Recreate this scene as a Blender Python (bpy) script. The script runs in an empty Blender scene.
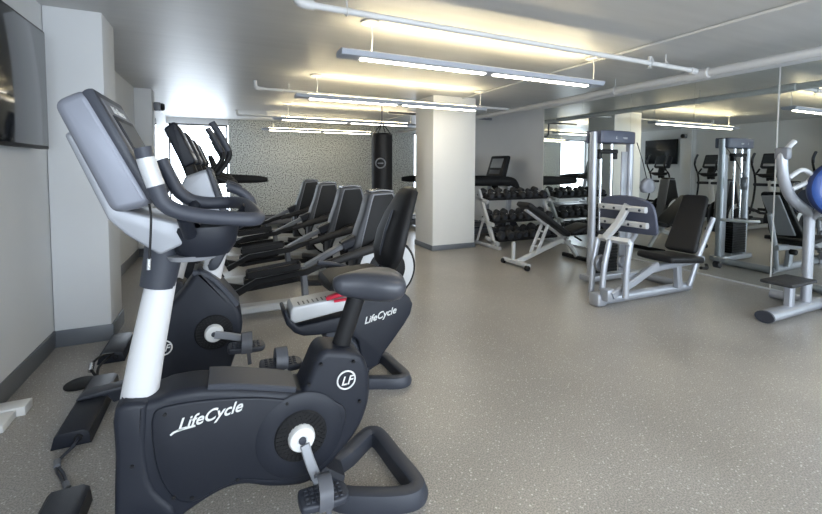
import bpy, bmesh, math, random
from mathutils import Vector, Matrix
random.seed(4)
S = bpy.context.scene
COL = S.collection
R = math.radians
# ------------------------------------------------------------------ camera
cam_d = bpy.data.cameras.new('camera')
cam = bpy.data.objects.new('camera', cam_d); COL.objects.link(cam)
cam_d.sensor_width = 36.0; cam_d.sensor_fit = 'HORIZONTAL'
cam_d.lens = 409.0 / 822.0 * 36.0
cam_d.shift_y = -(257.0 - 187.3) / 822.0
cam_d.clip_start = 0.05
_y, _p = R(24.73), R(2.8)
_f = Vector((math.sin(_y) * math.cos(_p), math.cos(_y) * math.cos(_p), -math.sin(_p)))
_r = Vector((math.cos(_y), -math.sin(_y), 0)); _u = _r.cross(_f)
_m = Matrix((_r, _u, -_f)).transposed() @ Matrix.Rotation(R(0.21), 3, 'Z')
cam.matrix_world = Matrix.Translation((0, 0, 1.35)) @ _m.to_4x4()
S.camera = cam
# ------------------------------------------------------------------ world, daylight, exposure
W = bpy.data.worlds.new('daylight'); S.world = W; W.use_nodes = True
W.node_tree.nodes['Background'].inputs[0].default_value = (0.79, 0.89, 1.0, 1)
W.node_tree.nodes['Background'].inputs[1].default_value = 4.8
S.cycles.use_denoising = True
try:
    S.cycles.denoiser = 'OPENIMAGEDENOISE'
    S.cycles.denoising_input_passes = 'RGB_ALBEDO_NORMAL'
except Exception: pass
S.cycles.max_bounces = 10; S.cycles.diffuse_bounces = 5; S.cycles.glossy_bounces = 5
S.cycles.sample_clamp_indirect = 8.0
S.cycles.caustics_reflective = True; S.cycles.caustics_refractive = False
S.view_settings.view_transform = 'Standard'; S.view_settings.look = 'None'
S.view_settings.gamma = 1.0; S.view_settings.use_curve_mapping = False
S.view_settings.exposure = 1.08
def window_portal(name, loc, rot, sx, sy):
    d = bpy.data.lights.new(name, 'AREA'); d.shape = 'RECTANGLE'; d.size = sx; d.size_y = sy
    d.cycles.is_portal = True
    o = bpy.data.objects.new(name, d); COL.objects.link(o); o.location = loc; o.rotation_euler = rot
window_portal('window_daylight', (-0.50, 11.12, 1.30), (R(-90), 0, 0), 1.25, 2.1)
window_portal('window_daylight', (5.335, 11.12, 1.30), (R(-90), 0, 0), 0.40, 2.1)
window_portal('window_daylight', (2.2, -2.62, 1.35), (R(90), 0, 0), 6.4, 2.0)
LAMP_DOWN, LAMP_UP = 15.5, 15.0

# ------------------------------------------------------------------ materials
MATS = {}
def pbr(name, col, rough=0.5, metal=0.0, noise=0.0, nscale=30, bump=0.0, bscale=200, coat=0.0, spec=0.5):
    m = bpy.data.materials.new(name); m.use_nodes = True
    nt = m.node_tree; b = nt.nodes['Principled BSDF']
    b.inputs['Base Color'].default_value = (*col, 1); b.inputs['Roughness'].default_value = rough
    b.inputs['Metallic'].default_value = metal; b.inputs['Coat Weight'].default_value = coat
    b.inputs['Specular IOR Level'].default_value = spec
    tc = nt.nodes.new('ShaderNodeTexCoord')
    if noise:
        n = nt.nodes.new('ShaderNodeTexNoise'); n.inputs['Scale'].default_value = nscale; n.inputs['Detail'].default_value = 4
        r = nt.nodes.new('ShaderNodeMix'); r.data_type = 'RGBA'
        r.inputs[6].default_value = (*[c * (1 - noise) for c in col], 1); r.inputs[7].default_value = (*[min(1, c * (1 + noise)) for c in col], 1)
        nt.links.new(tc.outputs['Object'], n.inputs['Vector']); nt.links.new(n.outputs[0], r.inputs[0]); nt.links.new(r.outputs[2], b.inputs['Base Color'])
    if bump:
        n = nt.nodes.new('ShaderNodeTexNoise'); n.inputs['Scale'].default_value = bscale; n.inputs['Detail'].default_value = 3
        bp = nt.nodes.new('ShaderNodeBump'); bp.inputs['Strength'].default_value = bump; bp.inputs['Distance'].default_value = 0.004
        nt.links.new(tc.outputs['Object'], n.inputs['Vector']); nt.links.new(n.outputs[0], bp.inputs['Height']); nt.links.new(bp.outputs[0], b.inputs['Normal'])
    MATS[name] = m
    return m
def emit(name, col, s):
    m = bpy.data.materials.new(name); m.use_nodes = True; nt = m.node_tree
    b = nt.nodes['Principled BSDF']; b.inputs['Base Color'].default_value = (0.8, 0.8, 0.8, 1)
    b.inputs['Emission Color'].default_value = (*col, 1); b.inputs['Emission Strength'].default_value = s
    MATS[name] = m; return m
pbr('wall', (0.60, 0.61, 0.62), 0.62, noise=0.03, nscale=3, bump=0.05, bscale=120)
pbr('pillar_paint', (0.70, 0.69, 0.66), 0.6, noise=0.03, nscale=3, bump=0.05, bscale=120)
pbr('baseboard', (0.115, 0.125, 0.14), 0.4)
pbr('charcoal', (0.0120, 0.0142, 0.0215), 0.46, spec=0.32, bump=0.12, bscale=900)
pbr('charcoal_panel', (0.0105, 0.0125, 0.0190), 0.44, spec=0.32, bump=0.12, bscale=900)
pbr('dark_grey', (0.036, 0.040, 0.052), 0.42, spec=0.4, bump=0.08, bscale=700)
pbr('shroud_grey', (0.07, 0.074, 0.084), 0.48, spec=0.35)
pbr('mid_grey', (0.16, 0.168, 0.19), 0.40, metal=0.15)
pbr('black', (0.011, 0.011, 0.012), 0.50, spec=0.22)
pbr('gloss_cap', (0.03, 0.027, 0.022), 0.22, spec=0.8)
pbr('strap', (0.095, 0.10, 0.115), 0.5)
pbr('tread', (0.075, 0.070, 0.060), 0.45)
pbr('gloss_black', (0.010, 0.010, 0.012), 0.12, coat=0.4)
pbr('rubber', (0.020, 0.020, 0.022), 0.6, bump=0.3, bscale=500)
pbr('grip_foam', (0.040, 0.044, 0.058), 0.45, spec=0.4, bump=0.2, bscale=800)
pbr('display_grey', (0.20, 0.215, 0.23), 0.4)
pbr('vinyl', (0.012, 0.012, 0.013), 0.50, spec=0.22, bump=0.1, bscale=400)
pbr('saddle_vinyl', (0.042, 0.045, 0.056), 0.36, bump=0.06, bscale=400)
pbr('silver', (0.30, 0.31, 0.335), 0.42, metal=0.3)
pbr('frame_silver', (0.36, 0.375, 0.41), 0.34, metal=0.4)
pbr('pale_silver', (0.52, 0.53, 0.54), 0.38, metal=0.15)
pbr('console_shell', (0.19, 0.20, 0.235), 0.42, metal=0.3)
pbr('white_paint', (0.60, 0.60, 0.61), 0.38)
pbr('white_plastic', (0.66, 0.66, 0.65), 0.45)
pbr('chrome', (0.75, 0.76, 0.78), 0.14, metal=1.0)
pbr('red', (0.62, 0.03, 0.06), 0.4)
pbr('blue_pad', (0.030, 0.085, 0.31), 0.33, coat=0.15)
pbr('blue_rim', (0.014, 0.028, 0.10), 0.4)
pbr('slate', (0.062, 0.070, 0.105), 0.45)
pbr('screen', (0.008, 0.010, 0.014), 0.09, coat=0.1)
pbr('console_screen', (0.03, 0.036, 0.045), 0.35, spec=0.2)
pbr('pipe_paint', (0.60, 0.60, 0.60), 0.4)
pbr('fixture_grey', (0.42, 0.45, 0.52), 0.4, metal=0.2)
pbr('mirror', (0.80, 0.84, 0.82), 0.0, metal=1.0)
pbr('mirror_edge', (0.75, 0.82, 0.80), 0.3)
pbr('window_frame', (0.07, 0.07, 0.07), 0.4)
pbr('concrete', (0.45, 0.45, 0.44), 0.7, noise=0.1, nscale=4)
emit('lamp_lens', (1.0, 0.925, 0.78), LAMP_DOWN)
emit('lamp_lens_dim', (1.0, 0.93, 0.80), 10.0)
emit('lamp_uplight', (1.0, 0.83, 0.50), LAMP_UP)
def floor_mat():
    m = bpy.data.materials.new('floor_rubber'); m.use_nodes = True; nt = m.node_tree; b = nt.nodes['Principled BSDF']
    tc = nt.nodes.new('ShaderNodeTexCoord')
    def ramp(p0, c0, p1, c1):
        r = nt.nodes.new('ShaderNodeValToRGB'); e = r.color_ramp.elements
        e[0].position = p0; e[0].color = (*c0, 1); e[1].position = p1; e[1].color = (*c1, 1); return r
    n1 = nt.nodes.new('ShaderNodeTexNoise'); n1.inputs['Scale'].default_value = 1.3; n1.inputs['Detail'].default_value = 5
    r1 = ramp(0.3, (0.275, 0.256, 0.232), 0.7, (0.335, 0.314, 0.286))
    n2 = nt.nodes.new('ShaderNodeTexNoise'); n2.inputs['Scale'].default_value = 150; n2.inputs['Detail'].default_value = 2
    r2 = ramp(0.36, (0.66, 0.66, 0.68), 0.62, (1.16, 1.16, 1.14))
    v = nt.nodes.new('ShaderNodeTexVoronoi'); v.inputs['Scale'].default_value = 62
    r3 = ramp(0.16, (1, 1, 1), 0.30, (0, 0, 0))
    v2 = nt.nodes.new('ShaderNodeTexWhiteNoise')
    for n in (n1, n2, v): nt.links.new(tc.outputs['Object'], n.inputs['Vector'])
    nt.links.new(v.outputs['Position'], v2.inputs['Vector'])
    r4 = ramp(0.30, (0, 0, 0), 0.95, (1, 1, 1)); nt.links.new(v2.outputs['Value'], r4.inputs[0])
    nt.links.new(n1.outputs[0], r1.inputs[0]); nt.links.new(n2.outputs[0], r2.inputs[0]); nt.links.new(v.outputs['Distance'], r3.inputs[0])
    mul = nt.nodes.new('ShaderNodeMix'); mul.data_type = 'RGBA'; mul.blend_type = 'MULTIPLY'; mul.inputs[0].default_value = 1
    nt.links.new(r1.outputs[0], mul.inputs[6]); nt.links.new(r2.outputs[0], mul.inputs[7])
    mm = nt.nodes.new('ShaderNodeMath'); mm.operation = 'MULTIPLY'
    nt.links.new(r3.outputs[0], mm.inputs[0]); nt.links.new(r4.outputs[0], mm.inputs[1])
    fin = nt.nodes.new('ShaderNodeMix'); fin.data_type = 'RGBA'; fin.inputs[7].default_value = (0.60, 0.585, 0.555, 1)
    nt.links.new(mm.outputs[0], fin.inputs[0]); nt.links.new(mul.outputs[2], fin.inputs[6]); nt.links.new(fin.outputs[2], b.inputs['Base Color'])
    b.inputs['Roughness'].default_value = 0.29
    MATS['floor'] = m
floor_mat()
def ceiling_mat():
    m = bpy.data.materials.new('ceiling_paint'); m.use_nodes = True; nt = m.node_tree; b = nt.nodes['Principled BSDF']
    tc = nt.nodes.new('ShaderNodeTexCoord'); mp = nt.nodes.new('ShaderNodeMapping'); mp.inputs['Scale'].default_value = (0.5, 5, 1)
    n = nt.nodes.new('ShaderNodeTexNoise'); n.inputs['Scale'].default_value = 2.5; n.inputs['Detail'].default_value = 6
    r = nt.nodes.new('ShaderNodeValToRGB'); e = r.color_ramp.elements
    e[0].position = 0.3; e[0].color = (0.50, 0.50, 0.497, 1); e[1].position = 0.7; e[1].color = (0.545, 0.545, 0.54, 1)
    nt.links.new(tc.outputs['Object'], mp.inputs[0]); nt.links.new(mp.outputs[0], n.inputs['Vector'])
    nt.links.new(n.outputs[0], r.inputs[0]); nt.links.new(r.outputs[0], b.inputs['Base Color'])
    bp = nt.nodes.new('ShaderNodeBump'); bp.inputs['Strength'].default_value = 0.12; bp.inputs['Distance'].default_value = 0.01
    nt.links.new(n.outputs[0], bp.inputs['Height']); nt.links.new(bp.outputs[0], b.inputs['Normal'])
    b.inputs['Roughness'].default_value = 0.42; b.inputs['Specular IOR Level'].default_value = 0.34
    MATS['ceiling'] = m
ceiling_mat()
def mosaic_mat():
    m = bpy.data.materials.new('speckled_wallcovering'); m.use_nodes = True; nt = m.node_tree; b = nt.nodes['Principled BSDF']
    tc = nt.nodes.new('ShaderNodeTexCoord')
    n = nt.nodes.new('ShaderNodeTexNoise'); n.inputs['Scale'].default_value = 36; n.inputs['Detail'].default_value = 5
    r = nt.nodes.new('ShaderNodeValToRGB'); e = r.color_ramp.elements
    e[0].position = 0.38; e[0].color = (0.13, 0.14, 0.13, 1); e[1].position = 0.54; e[1].color = (0.58, 0.60, 0.57, 1)
    nt.links.new(tc.outputs['Object'], n.inputs['Vector']); nt.links.new(n.outputs[0], r.inputs[0]); nt.links.new(r.outputs[0], b.inputs['Base Color'])
    b.inputs['Roughness'].default_value = 0.5
    MATS['mosaic'] = m
mosaic_mat()

# ------------------------------------------------------------------ mesh tools
def V(p): return Vector(p)
def spline(pts, n=6, closed=False):
    P = [V(p) for p in pts]
    if len(P) < 3: return P
    out = []; m = len(P)
    for i in range(m if closed else m - 1):
        if closed: a, b, c, d = P[(i - 1) % m], P[i], P[(i + 1) % m], P[(i + 2) % m]
        else: a, b, c, d = P[max(i - 1, 0)], P[i], P[i + 1], P[min(i + 2, m - 1)]
        for k in range(n):
            t = k / n
            out.append(0.5 * ((2 * b) + (c - a) * t + (2 * a - 5 * b + 4 * c - d) * t * t + (3 * b - a - 3 * c + d) * t ** 3))
    if not closed: out.append(P[-1])
    return out
def offset2(o, d):
    n = len(o); res = []
    area = sum(o[i][0] * o[(i + 1) % n][1] - o[(i + 1) % n][0] * o[i][1] for i in range(n))
    s = 1 if area > 0 else -1
    for i in range(n):
        p, a, b = V((*o[i], 0)), V((*o[i - 1], 0)), V((*o[(i + 1) % n], 0))
        e1 = (p - a); e2 = (b - p)
        if e1.length < 1e-9 or e2.length < 1e-9: res.append(o[i]); continue
        e1.normalize(); e2.normalize()
        n1 = V((-e1.y, e1.x, 0)) * s; n2 = V((-e2.y, e2.x, 0)) * s
        q = n1 + n2
        if q.length < 1e-6: res.append(o[i]); continue
        q.normalize(); k = d / max(0.45, q.dot(n1))
        res.append((p.x + q.x * k, p.y + q.y * k))
    return res
def round_poly(o, rad, n=5):
    """the polygon with every corner turned into an arc of radius RAD (less where edges are short)"""
    out = []; m = len(o)
    for i in range(m):
        p, a, b = V((*o[i], 0)), V((*o[i - 1], 0)), V((*o[(i + 1) % m], 0))
        d1, d2 = (a - p), (b - p); l1, l2 = d1.length, d2.length; d1.normalize(); d2.normalize()
        ang = d1.angle(d2)
        if ang > math.pi - 0.05: out.append((p.x, p.y)); continue
        t = min(rad / math.tan(ang / 2), 0.48 * l1, 0.48 * l2)
        q1, q2 = p + d1 * t, p + d2 * t
        for k in range(n + 1):
            f = k / n; q = q1 * (1 - f) ** 2 + p * (2 * f * (1 - f)) + q2 * f ** 2
            out.append((q.x, q.y))
    return out
class MB:
    def __init__(self): self.bm = bmesh.new()
    def ring_skin(self, rings, closed=False, caps=True):
        bm = self.bm; vr = [[bm.verts.new(p) for p in r] for r in rings]; n = len(vr[0])
        m = len(vr)
        for i in range(m if closed else m - 1):
            a, b = vr[i], vr[(i + 1) % m]
            for k in range(n):
                try: bm.faces.new((a[k], a[(k + 1) % n], b[(k + 1) % n], b[k]))
                except ValueError: pass
        if caps and not closed:
            for r in (vr[0], vr[-1]):
                try: bm.faces.new(r)
                except ValueError: pass
        return self
    def sweep(self, pts, prof, closed=False, smooth=0, up=(0, 0, 1), scale=None, caps=True):
        P = spline(pts, smooth, closed) if smooth else [V(p) for p in pts]
        n = len(P); rings = []
        u = V(up)
        for i in range(n):
            if closed: t = P[(i + 1) % n] - P[i - 1]
            else: t = P[min(i + 1, n - 1)] - P[max(i - 1, 0)]
            t.normalize()
            side = t.cross(u)
            if side.length < 1e-4: side = t.cross(V((1, 0.01, 0)))
            side.normalize(); upv = side.cross(t).normalized()
            u = upv if not closed and abs(t.dot(V(up))) > 0.7 else V(up) if abs(t.dot(V(up))) < 0.95 else u
            k = 1.0
            if scale: 
                f = i / max(1, n - 1) * (len(scale) - 1); j = min(int(f), len(scale) - 2); k = scale[j] + (scale[j + 1] - scale[j]) * (f - j)
            rings.append([P[i] + side * (a * k) + upv * (b * k) for a, b in prof])
        return self.ring_skin(rings, closed, caps)
    def tube(self, pts, r, seg=12, smooth=0, closed=False, ry=None, up=(0, 0, 1), scale=None):
        prof = [(r * math.cos(2 * math.pi * k / seg), (ry or r) * math.sin(2 * math.pi * k / seg)) for k in range(seg)]
        return self.sweep(pts, prof, closed, smooth, up, scale)
    def bar(self, pts, w, h, smooth=0, closed=False, up=(0, 0, 1), scale=None, r=None):
        c = r if r is not None else min(w, h) * 0.22; a, b = w / 2, h / 2
        prof = [(a, -b + c), (a, b - c), (a - c, b), (-a + c, b), (-a, b - c), (-a, -b + c), (-a + c, -b), (a - c, -b)]
        return self.sweep(pts, prof, closed, smooth, up, scale)
    def box(self, c, s, bev=0.004, rot=None, seg=2):
        M = Matrix.Translation(c)
        if rot is not None: M = M @ rot.to_4x4()
        M = M @ Matrix.Diagonal((s[0], s[1], s[2], 1))
        g = bmesh.ops.create_cube(self.bm, size=1, matrix=M)
        if bev:
            ed = list({e for v in g['verts'] for e in v.link_edges})
            bmesh.ops.bevel(self.bm, geom=ed, offset=min(bev, 0.45 * min(s)), segments=seg, affect='EDGES', profile=0.5)
        return self
    def prism(self, outline, a, b, axis='y', rnd=0.01, steps=3, smooth=0, cr=0):
        """outline in the plane across AXIS, from a to b along it, with rounded rims"""
        if smooth: outline = [(p.x, p.y) for p in spline([(x, y, 0) for x, y in outline], smooth, True)]
        if cr: outline = round_poly(outline, cr)
        f = {'y': lambda p, q, h: (p, h, q), 'x': lambda p, q, h: (h, p, q), 'z': lambda p, q, h: (p, q, h)}[axis]
        rnd = min(rnd, abs(b - a) * 0.49); sg = 1 if b > a else -1
        rings = []
        for k in range(steps + 1):
            t = math.pi / 2 * k / steps
            o = offset2(outline, rnd * (1 - math.sin(t))) if rnd else outline
            rings.append([f(p, q, a + sg * rnd * (1 - math.cos(t))) for p, q in o])
            if not rnd: break
        if rnd:
            for k in range(steps, -1, -1):
                t = math.pi / 2 * k / steps
                o = offset2(outline, rnd * (1 - math.sin(t)))
                rings.append([f(p, q, b - sg * rnd * (1 - math.cos(t))) for p, q in o])
        else: rings.append([f(p, q, b) for p, q in outline])
        return self.ring_skin(rings)
    def lathe(self, prof, org, axis, seg=28):
        ax = V(axis).normalized(); s = ax.cross(V((0, 0, 1)))
        if s.length < 1e-3: s = V((1, 0, 0))
        s.normalize(); t = ax.cross(s)
        O = V(org); rings = []
        for r, h in prof:
            r = max(r, 1e-4)
            rings.append([O + ax * h + s * (r * math.cos(2 * math.pi * k / seg)) + t * (r * math.sin(2 * math.pi * k / seg)) for k in range(seg)])
        return self.ring_skin(rings)
    def cyl(self, p0, p1, r, seg=16, bev=0.0):
        a, b = V(p0), V(p1); L = (b - a).length; c = min(bev, r * 0.5, L * 0.4)
        pr = [(r - c, 0), (r, c), (r, L - c), (r - c, L)] if c else [(r, 0), (r, L)]
        return self.lathe(pr, a, b - a, seg)
    def torus(self, c, axis, R_, r, seg=32, s2=8):
        ax = V(axis).normalized(); s = ax.cross(V((0, 0, 1)))
        if s.length < 1e-3: s = V((1, 0, 0))
        s.normalize(); t = ax.cross(s); rings = []
        for k in range(seg):
            d = s * math.cos(2 * math.pi * k / seg) + t * math.sin(2 * math.pi * k / seg)
            rings.append([V(c) + d * (R_ + r * math.cos(2 * math.pi * j / s2)) + ax * (r * math.sin(2 * math.pi * j / s2)) for j in range(s2)])
        return self.ring_skin(rings, closed=True)
    def ball(self, c, r, sz=(1, 1, 1)):
        M = Matrix.Translation(c) @ Matrix.Diagonal((sz[0], sz[1], sz[2], 1))
        bmesh.ops.create_uvsphere(self.bm, u_segments=20, v_segments=12, radius=r, matrix=M); return self
    def super_loft(self, secs, n=24, e=2.6):
        """sections: (centre, half a, half b, axis a, axis b)"""
        rings = []
        for c, a, b, A, B in secs:
            r = []
            for k in range(n):
                t = 2 * math.pi * k / n; ct, st = math.cos(t), math.sin(t)
                r.append(V(c) + V(A) * (a * math.copysign(abs(ct) ** (2 / e), ct)) + V(B) * (b * math.copysign(abs(st) ** (2 / e), st)))
            rings.append(r)
        return self.ring_skin(rings)
def world_loc(o):
    v = Vector((0, 0, 0))
    while o: v = v + o.location; o = o.parent
    return v
def part(name, mb, mat, parent=None, ang=40, origin=None):
    me = bpy.data.meshes.new(name)
    bm = mb.bm
    base = world_loc(parent) if parent else (Vector(origin) if origin else None)
    if base is None:
        zs = [v.co.z for v in bm.verts]; xs = [v.co.x for v in bm.verts]; ys = [v.co.y for v in bm.verts]
        base = Vector(((min(xs) + max(xs)) / 2, (min(ys) + max(ys)) / 2, min(zs)))
    bmesh.ops.recalc_face_normals(bm, faces=bm.faces)
    for v in bm.verts: v.co -= base
    bm.to_mesh(me); bm.free()
    me.polygons.foreach_set('use_smooth', [True] * len(me.polygons)); me.set_sharp_from_angle(angle=R(ang))
    me.materials.append(MATS[mat])
    o = bpy.data.objects.new(name, me); COL.objects.link(o)
    if parent: o.parent = parent
    else: o.location = base
    return o
def thing(name, label, cat, loc, group=None):
    o = bpy.data.objects.new(name, None); COL.objects.link(o); o.location = loc
    o.empty_display_size = 0.1
    o['label'] = label; o['category'] = cat
    if group: o['group'] = group
    return o
def tag(o, label, cat, group=None):
    o['label'] = label; o['category'] = cat
    if group: o['group'] = group
    return o
def struct(name, mb, mat, ang=30):
    o = part(name, mb, mat, None, ang, origin=(0, 0, 0)); o['kind'] = 'structure'; return o
def dup(root, loc, label, rotz=0.0):
    def rec(o, parent):
        c = o.copy(); COL.objects.link(c); c.parent = parent
        for ch in list(o.children): rec(ch, c)
        return c
    r = rec(root, None); r.location = loc; r.rotation_euler = (0, 0, rotz); r['label'] = label
    return r
def text_part(name, body, parent, org, dirx, dirz, size, mat, shear=0.25, depth=0.0015, bold=0.0):
    """lettering standing on the plane spanned by dirx / dirz, raised a hair"""
    cu = bpy.data.curves.new('t', 'FONT'); cu.body = body; cu.size = size; cu.shear = shear; cu.extrude = depth; cu.offset = bold
    to = bpy.data.objects.new('t', cu); COL.objects.link(to)
    dg = bpy.context.evaluated_depsgraph_get(); me = bpy.data.meshes.new_from_object(to.evaluated_get(dg))
    bpy.data.objects.remove(to)
    mb = MB(); mb.bm.from_mesh(me); bpy.data.meshes.remove(me)
    X = V(dirx).normalized(); Z = V(dirz); Z = (Z - X * Z.dot(X)).normalized(); N = X.cross(Z)
    M = Matrix((X, Z, N)).transposed()
    for v in mb.bm.verts: v.co = V(org) + M @ v.co
    return part(name, mb, mat, parent)

# ------------------------------------------------------------------ the room
XL, XM, YB, YF, ZC = -1.16, 5.53, 11.0, -2.5, 2.5
struct('floor', MB().box(((XL + XM) / 2, 4.25, -0.05), (XM - XL + 0.6, 13.9, 0.1), 0), 'floor')
struct('ceiling', MB().box(((XL + XM) / 2, 4.25, ZC + 0.05), (XM - XL + 0.6, 13.9, 0.1), 0), 'ceiling')
struct('wall_left', MB().box((XL - 0.1, 4.25, 1.25), (0.2, 13.9, 2.5), 0), 'wall')
struct('wall_right', MB().box((XM + 0.1, 4.25, 1.25), (0.2, 13.9, 2.5), 0), 'wall')
# back wall: window at its left, then the speckled covering
w = MB(); w.box((2.645, YB + 0.1, 1.25), (4.99, 0.2, 2.5), 0)
struct('wall_back', w, 'mosaic')
w = MB(); w.box((-0.5, YB + 0.1, 2.43), (1.32, 0.2, 0.14), 0); w.box((-0.5, YB + 0.1, 0.125), (1.32, 0.2, 0.25), 0)
for zc, h in ((2.43, 0.14), (0.125, 0.25)): w.box((5.345, YB + 0.1, zc), (0.41, 0.2, h), 0)
struct('wall_window_surround', w, 'wall')
# wall behind the camera with its big window
w = MB(); w.box((-1.13, YF - 0.1, 1.25), (0.06, 0.2, 2.5), 0); w.box((5.465, YF - 0.1, 1.25), (0.13, 0.2, 2.5), 0)
w.box((2.15, YF - 0.1, 0.15), (6.50, 0.2, 0.30), 0); w.box((2.15, YF - 0.1, 2.43), (6.50, 0.2, 0.14), 0)
struct('wall_front', w, 'wall')
def window(name, x0, x1, y, z0, z1, ms):
    o = MB(); t = 0.04
    o.box(((x0 + x1) / 2, y, z0 + t / 2), (x1 - x0, 0.06, t), 0.004); o.box(((x0 + x1) / 2, y, z1 - t / 2), (x1 - x0, 0.06, t), 0.004)
    for x in [x0 + t / 2, x1 - t / 2] + ms: o.box((x, y, (z0 + z1) / 2), (t, 0.06, z1 - z0), 0.004)
    return struct(name, o, 'window_frame')
window('window_1', -1.13, 0.13, YB + 0.05, 0.25, 2.36, [])
window('window_3', 5.14, 5.53, YB + 0.05, 0.25, 2.36, [])
window('window_2', -1.1, 5.4, YF - 0.1, 0.3, 2.36, [0.2, 1.5, 2.8, 4.1])
# columns
struct('wall_left_column', MB().box((-0.98, 4.0, 1.25), (0.35, 0.37, 2.5), 0.004), 'wall')
struct('wall_far_column', MB().box((-1.05, 7.33, 1.25), (0.22, 0.3, 2.5), 0.004), 'wall')
struct('wall_pillar', MB().box((3.46, 6.13, 1.25), (0.80, 0.65, 2.5), 0.006), 'pillar_paint')
# baseboards
def skirting(name, segs, h=0.125):
    b = MB()
    for (x0, y0), (x1, y1) in segs:
        cx, cy = (x0 + x1) / 2, (y0 + y1) / 2
        b.box((cx, cy, h / 2), (max(abs(x1 - x0), 0.014), max(abs(y1 - y0), 0.014), h), 0.003)
    return struct(name, b, 'baseboard')
skirting('baseboard_left', [((XL + 0.006, YF), (XL + 0.006, 3.82)), ((XL, 3.81), (-0.80, 3.81)), ((-0.799, 3.805), (-0.799, 4.19)),
                            ((XL + 0.006, 4.19), (XL + 0.006, 7.18)), ((XL, 7.175), (-0.935, 7.175)), ((-0.934, 7.17), (-0.934, 7.48)), ((XL + 0.006, 7.48), (XL + 0.006, YB))])
skirting('baseboard_pillar', [((3.05, 5.80), (3.87, 5.80)), ((3.054, 5.795), (3.054, 6.465)), ((3.866, 5.795), (3.866, 6.465)), ((3.05, 6.46), (3.87, 6.46))], 0.085)
skirting('baseboard_right', [((XM - 0.006, 6.02), (XM - 0.006, YB))], 0.09)
skirting('baseboard_back', [((0.16, YB - 0.006), (5.13, YB - 0.006))], 0.09)
# mirror panels on the right wall
my = [6.0, 5.1, 4.19, 3.29, 2.41, 1.5, 0.6, -0.3]
mtxt = ['at the far end of the mirrored wall, reflecting the dumbbell rack', 'second from the far end, beside the weight tower', 'reflecting the television and the grey weight tower',
        'reflecting the leg press frame, left of the white seam', 'at the right edge, behind the blue round pad', 'just past the right edge of the view', 'nearest panel, out past the right edge of the view']
for i in range(7):
    o = part('mirror_panel', MB().box((XM - 0.007, (my[i] + my[i + 1]) / 2, 1.235), (0.012, my[i] - my[i + 1] - 0.0025, 2.43), 0.0), 'mirror')
    tag(o, 'tall wall mirror panel ' + mtxt[i], 'mirror', 'mirror panels along the right wall')
struct('trim_1', MB().box((XM - 0.010, 2.85, 0.01), (0.016, 6.3, 0.02), 0.003), 'pale_silver')
struct('trim_2', MB().box((XM - 0.011, 2.41, 1.24), (0.01, 0.014, 2.43), 0.002), 'white_plastic')
struct('trim_3', MB().box((XM - 0.010, 6.004, 1.24), (0.016, 0.016, 2.46), 0.002), 'white_plastic')

# ------------------------------------------------------------------ ceiling pipes
t = thing('sprinkler_pipe', 'white overhead pipe running across the ceiling above the nearest light', 'pipe', (2.6, 2.74, 2.5))
part('pipe_run', MB().tube([(0.52, 2.74, 2.40), (4.60, 2.74, 2.385)], 0.023, 12), 'pipe_paint', t)
part('elbow', MB().tube([(0.56, 2.74, 2.40), (0.49, 2.74, 2.402), (0.455, 2.74, 2.43), (0.45, 2.74, 2.5)], 0.032, 12, 4), 'pipe_paint', t)
for x in (0.78, 4.10): part('hanger', MB().tube([(x, 2.74, 2.39), (x, 2.74, 2.5)], 0.006, 8).torus((x, 2.74, 2.398), (1, 0, 0), 0.028, 0.005, 16, 6), 'pipe_paint', t)
h = MB().cyl((3.86, 2.74, 2.35), (3.86, 2.74, 2.40), 0.014, 12).lathe([(0.006, 0), (0.03, 0.004), (0.03, 0.008), (0.008, 0.012)], (3.86, 2.74, 2.33), (0, 0, 1), 14)
h.cyl((3.86, 2.74, 2.40), (3.86, 2.74, 2.45), 0.02, 12); h.torus((3.86, 2.74, 2.40), (1, 0, 0), 0.03, 0.01, 16, 8)
part('sprinkler_head', h, 'pale_silver', t)
t = thing('sprinkler_pipe', 'thin white overhead pipe just beyond the second hanging light', 'pipe', (2.0, 5.9, 2.5))
part('pipe_run', MB().tube([(0.50, 5.9, 2.40), (4.6, 5.9, 2.38)], 0.02, 10), 'pipe_paint', t)
part('elbow', MB().tube([(0.52, 5.9, 2.40), (0.45, 5.9, 2.402), (0.42, 5.9, 2.43), (0.415, 5.9, 2.5)], 0.027, 10, 4), 'pipe_paint', t)
part('hanger', MB().tube([(0.85, 5.9, 2.40), (0.85, 5.9, 2.5)], 0.006, 8), 'pipe_paint', t)
t = thing('sprinkler_pipe', 'farthest thin overhead pipe near the speckled back wall', 'pipe', (2.0, 9.1, 2.5))
part('pipe_run', MB().tube([(0.35, 9.1, 2.40), (4.6, 9.1, 2.38)], 0.02, 10), 'pipe_paint', t)
part('elbow', MB().tube([(0.37, 9.1, 2.40), (0.32, 9.1, 2.402), (0.29, 9.1, 2.43), (0.285, 9.1, 2.5)], 0.027, 10, 4), 'pipe_paint', t)
part('hanger', MB().tube([(0.85, 9.1, 2.40), (0.85, 9.1, 2.5)], 0.006, 8), 'pipe_paint', t)
t = thing('main_pipe', 'thick grey overhead pipe running along the ceiling beside the mirrored wall', 'pipe', (4.63, 4, 2.5))
part('pipe_run', MB().tube([(4.63, -2.4, 2.35), (4.63, 10.9, 2.35)], 0.043, 14), 'pipe_paint', t)
part('coupling', MB().cyl((4.63, 2.62, 2.35), (4.63, 2.86, 2.35), 0.054, 16, 0.008).cyl((4.63, 2.74, 2.37), (4.50, 2.74, 2.385), 0.036, 14, 0.006), 'pipe_paint', t)
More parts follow.
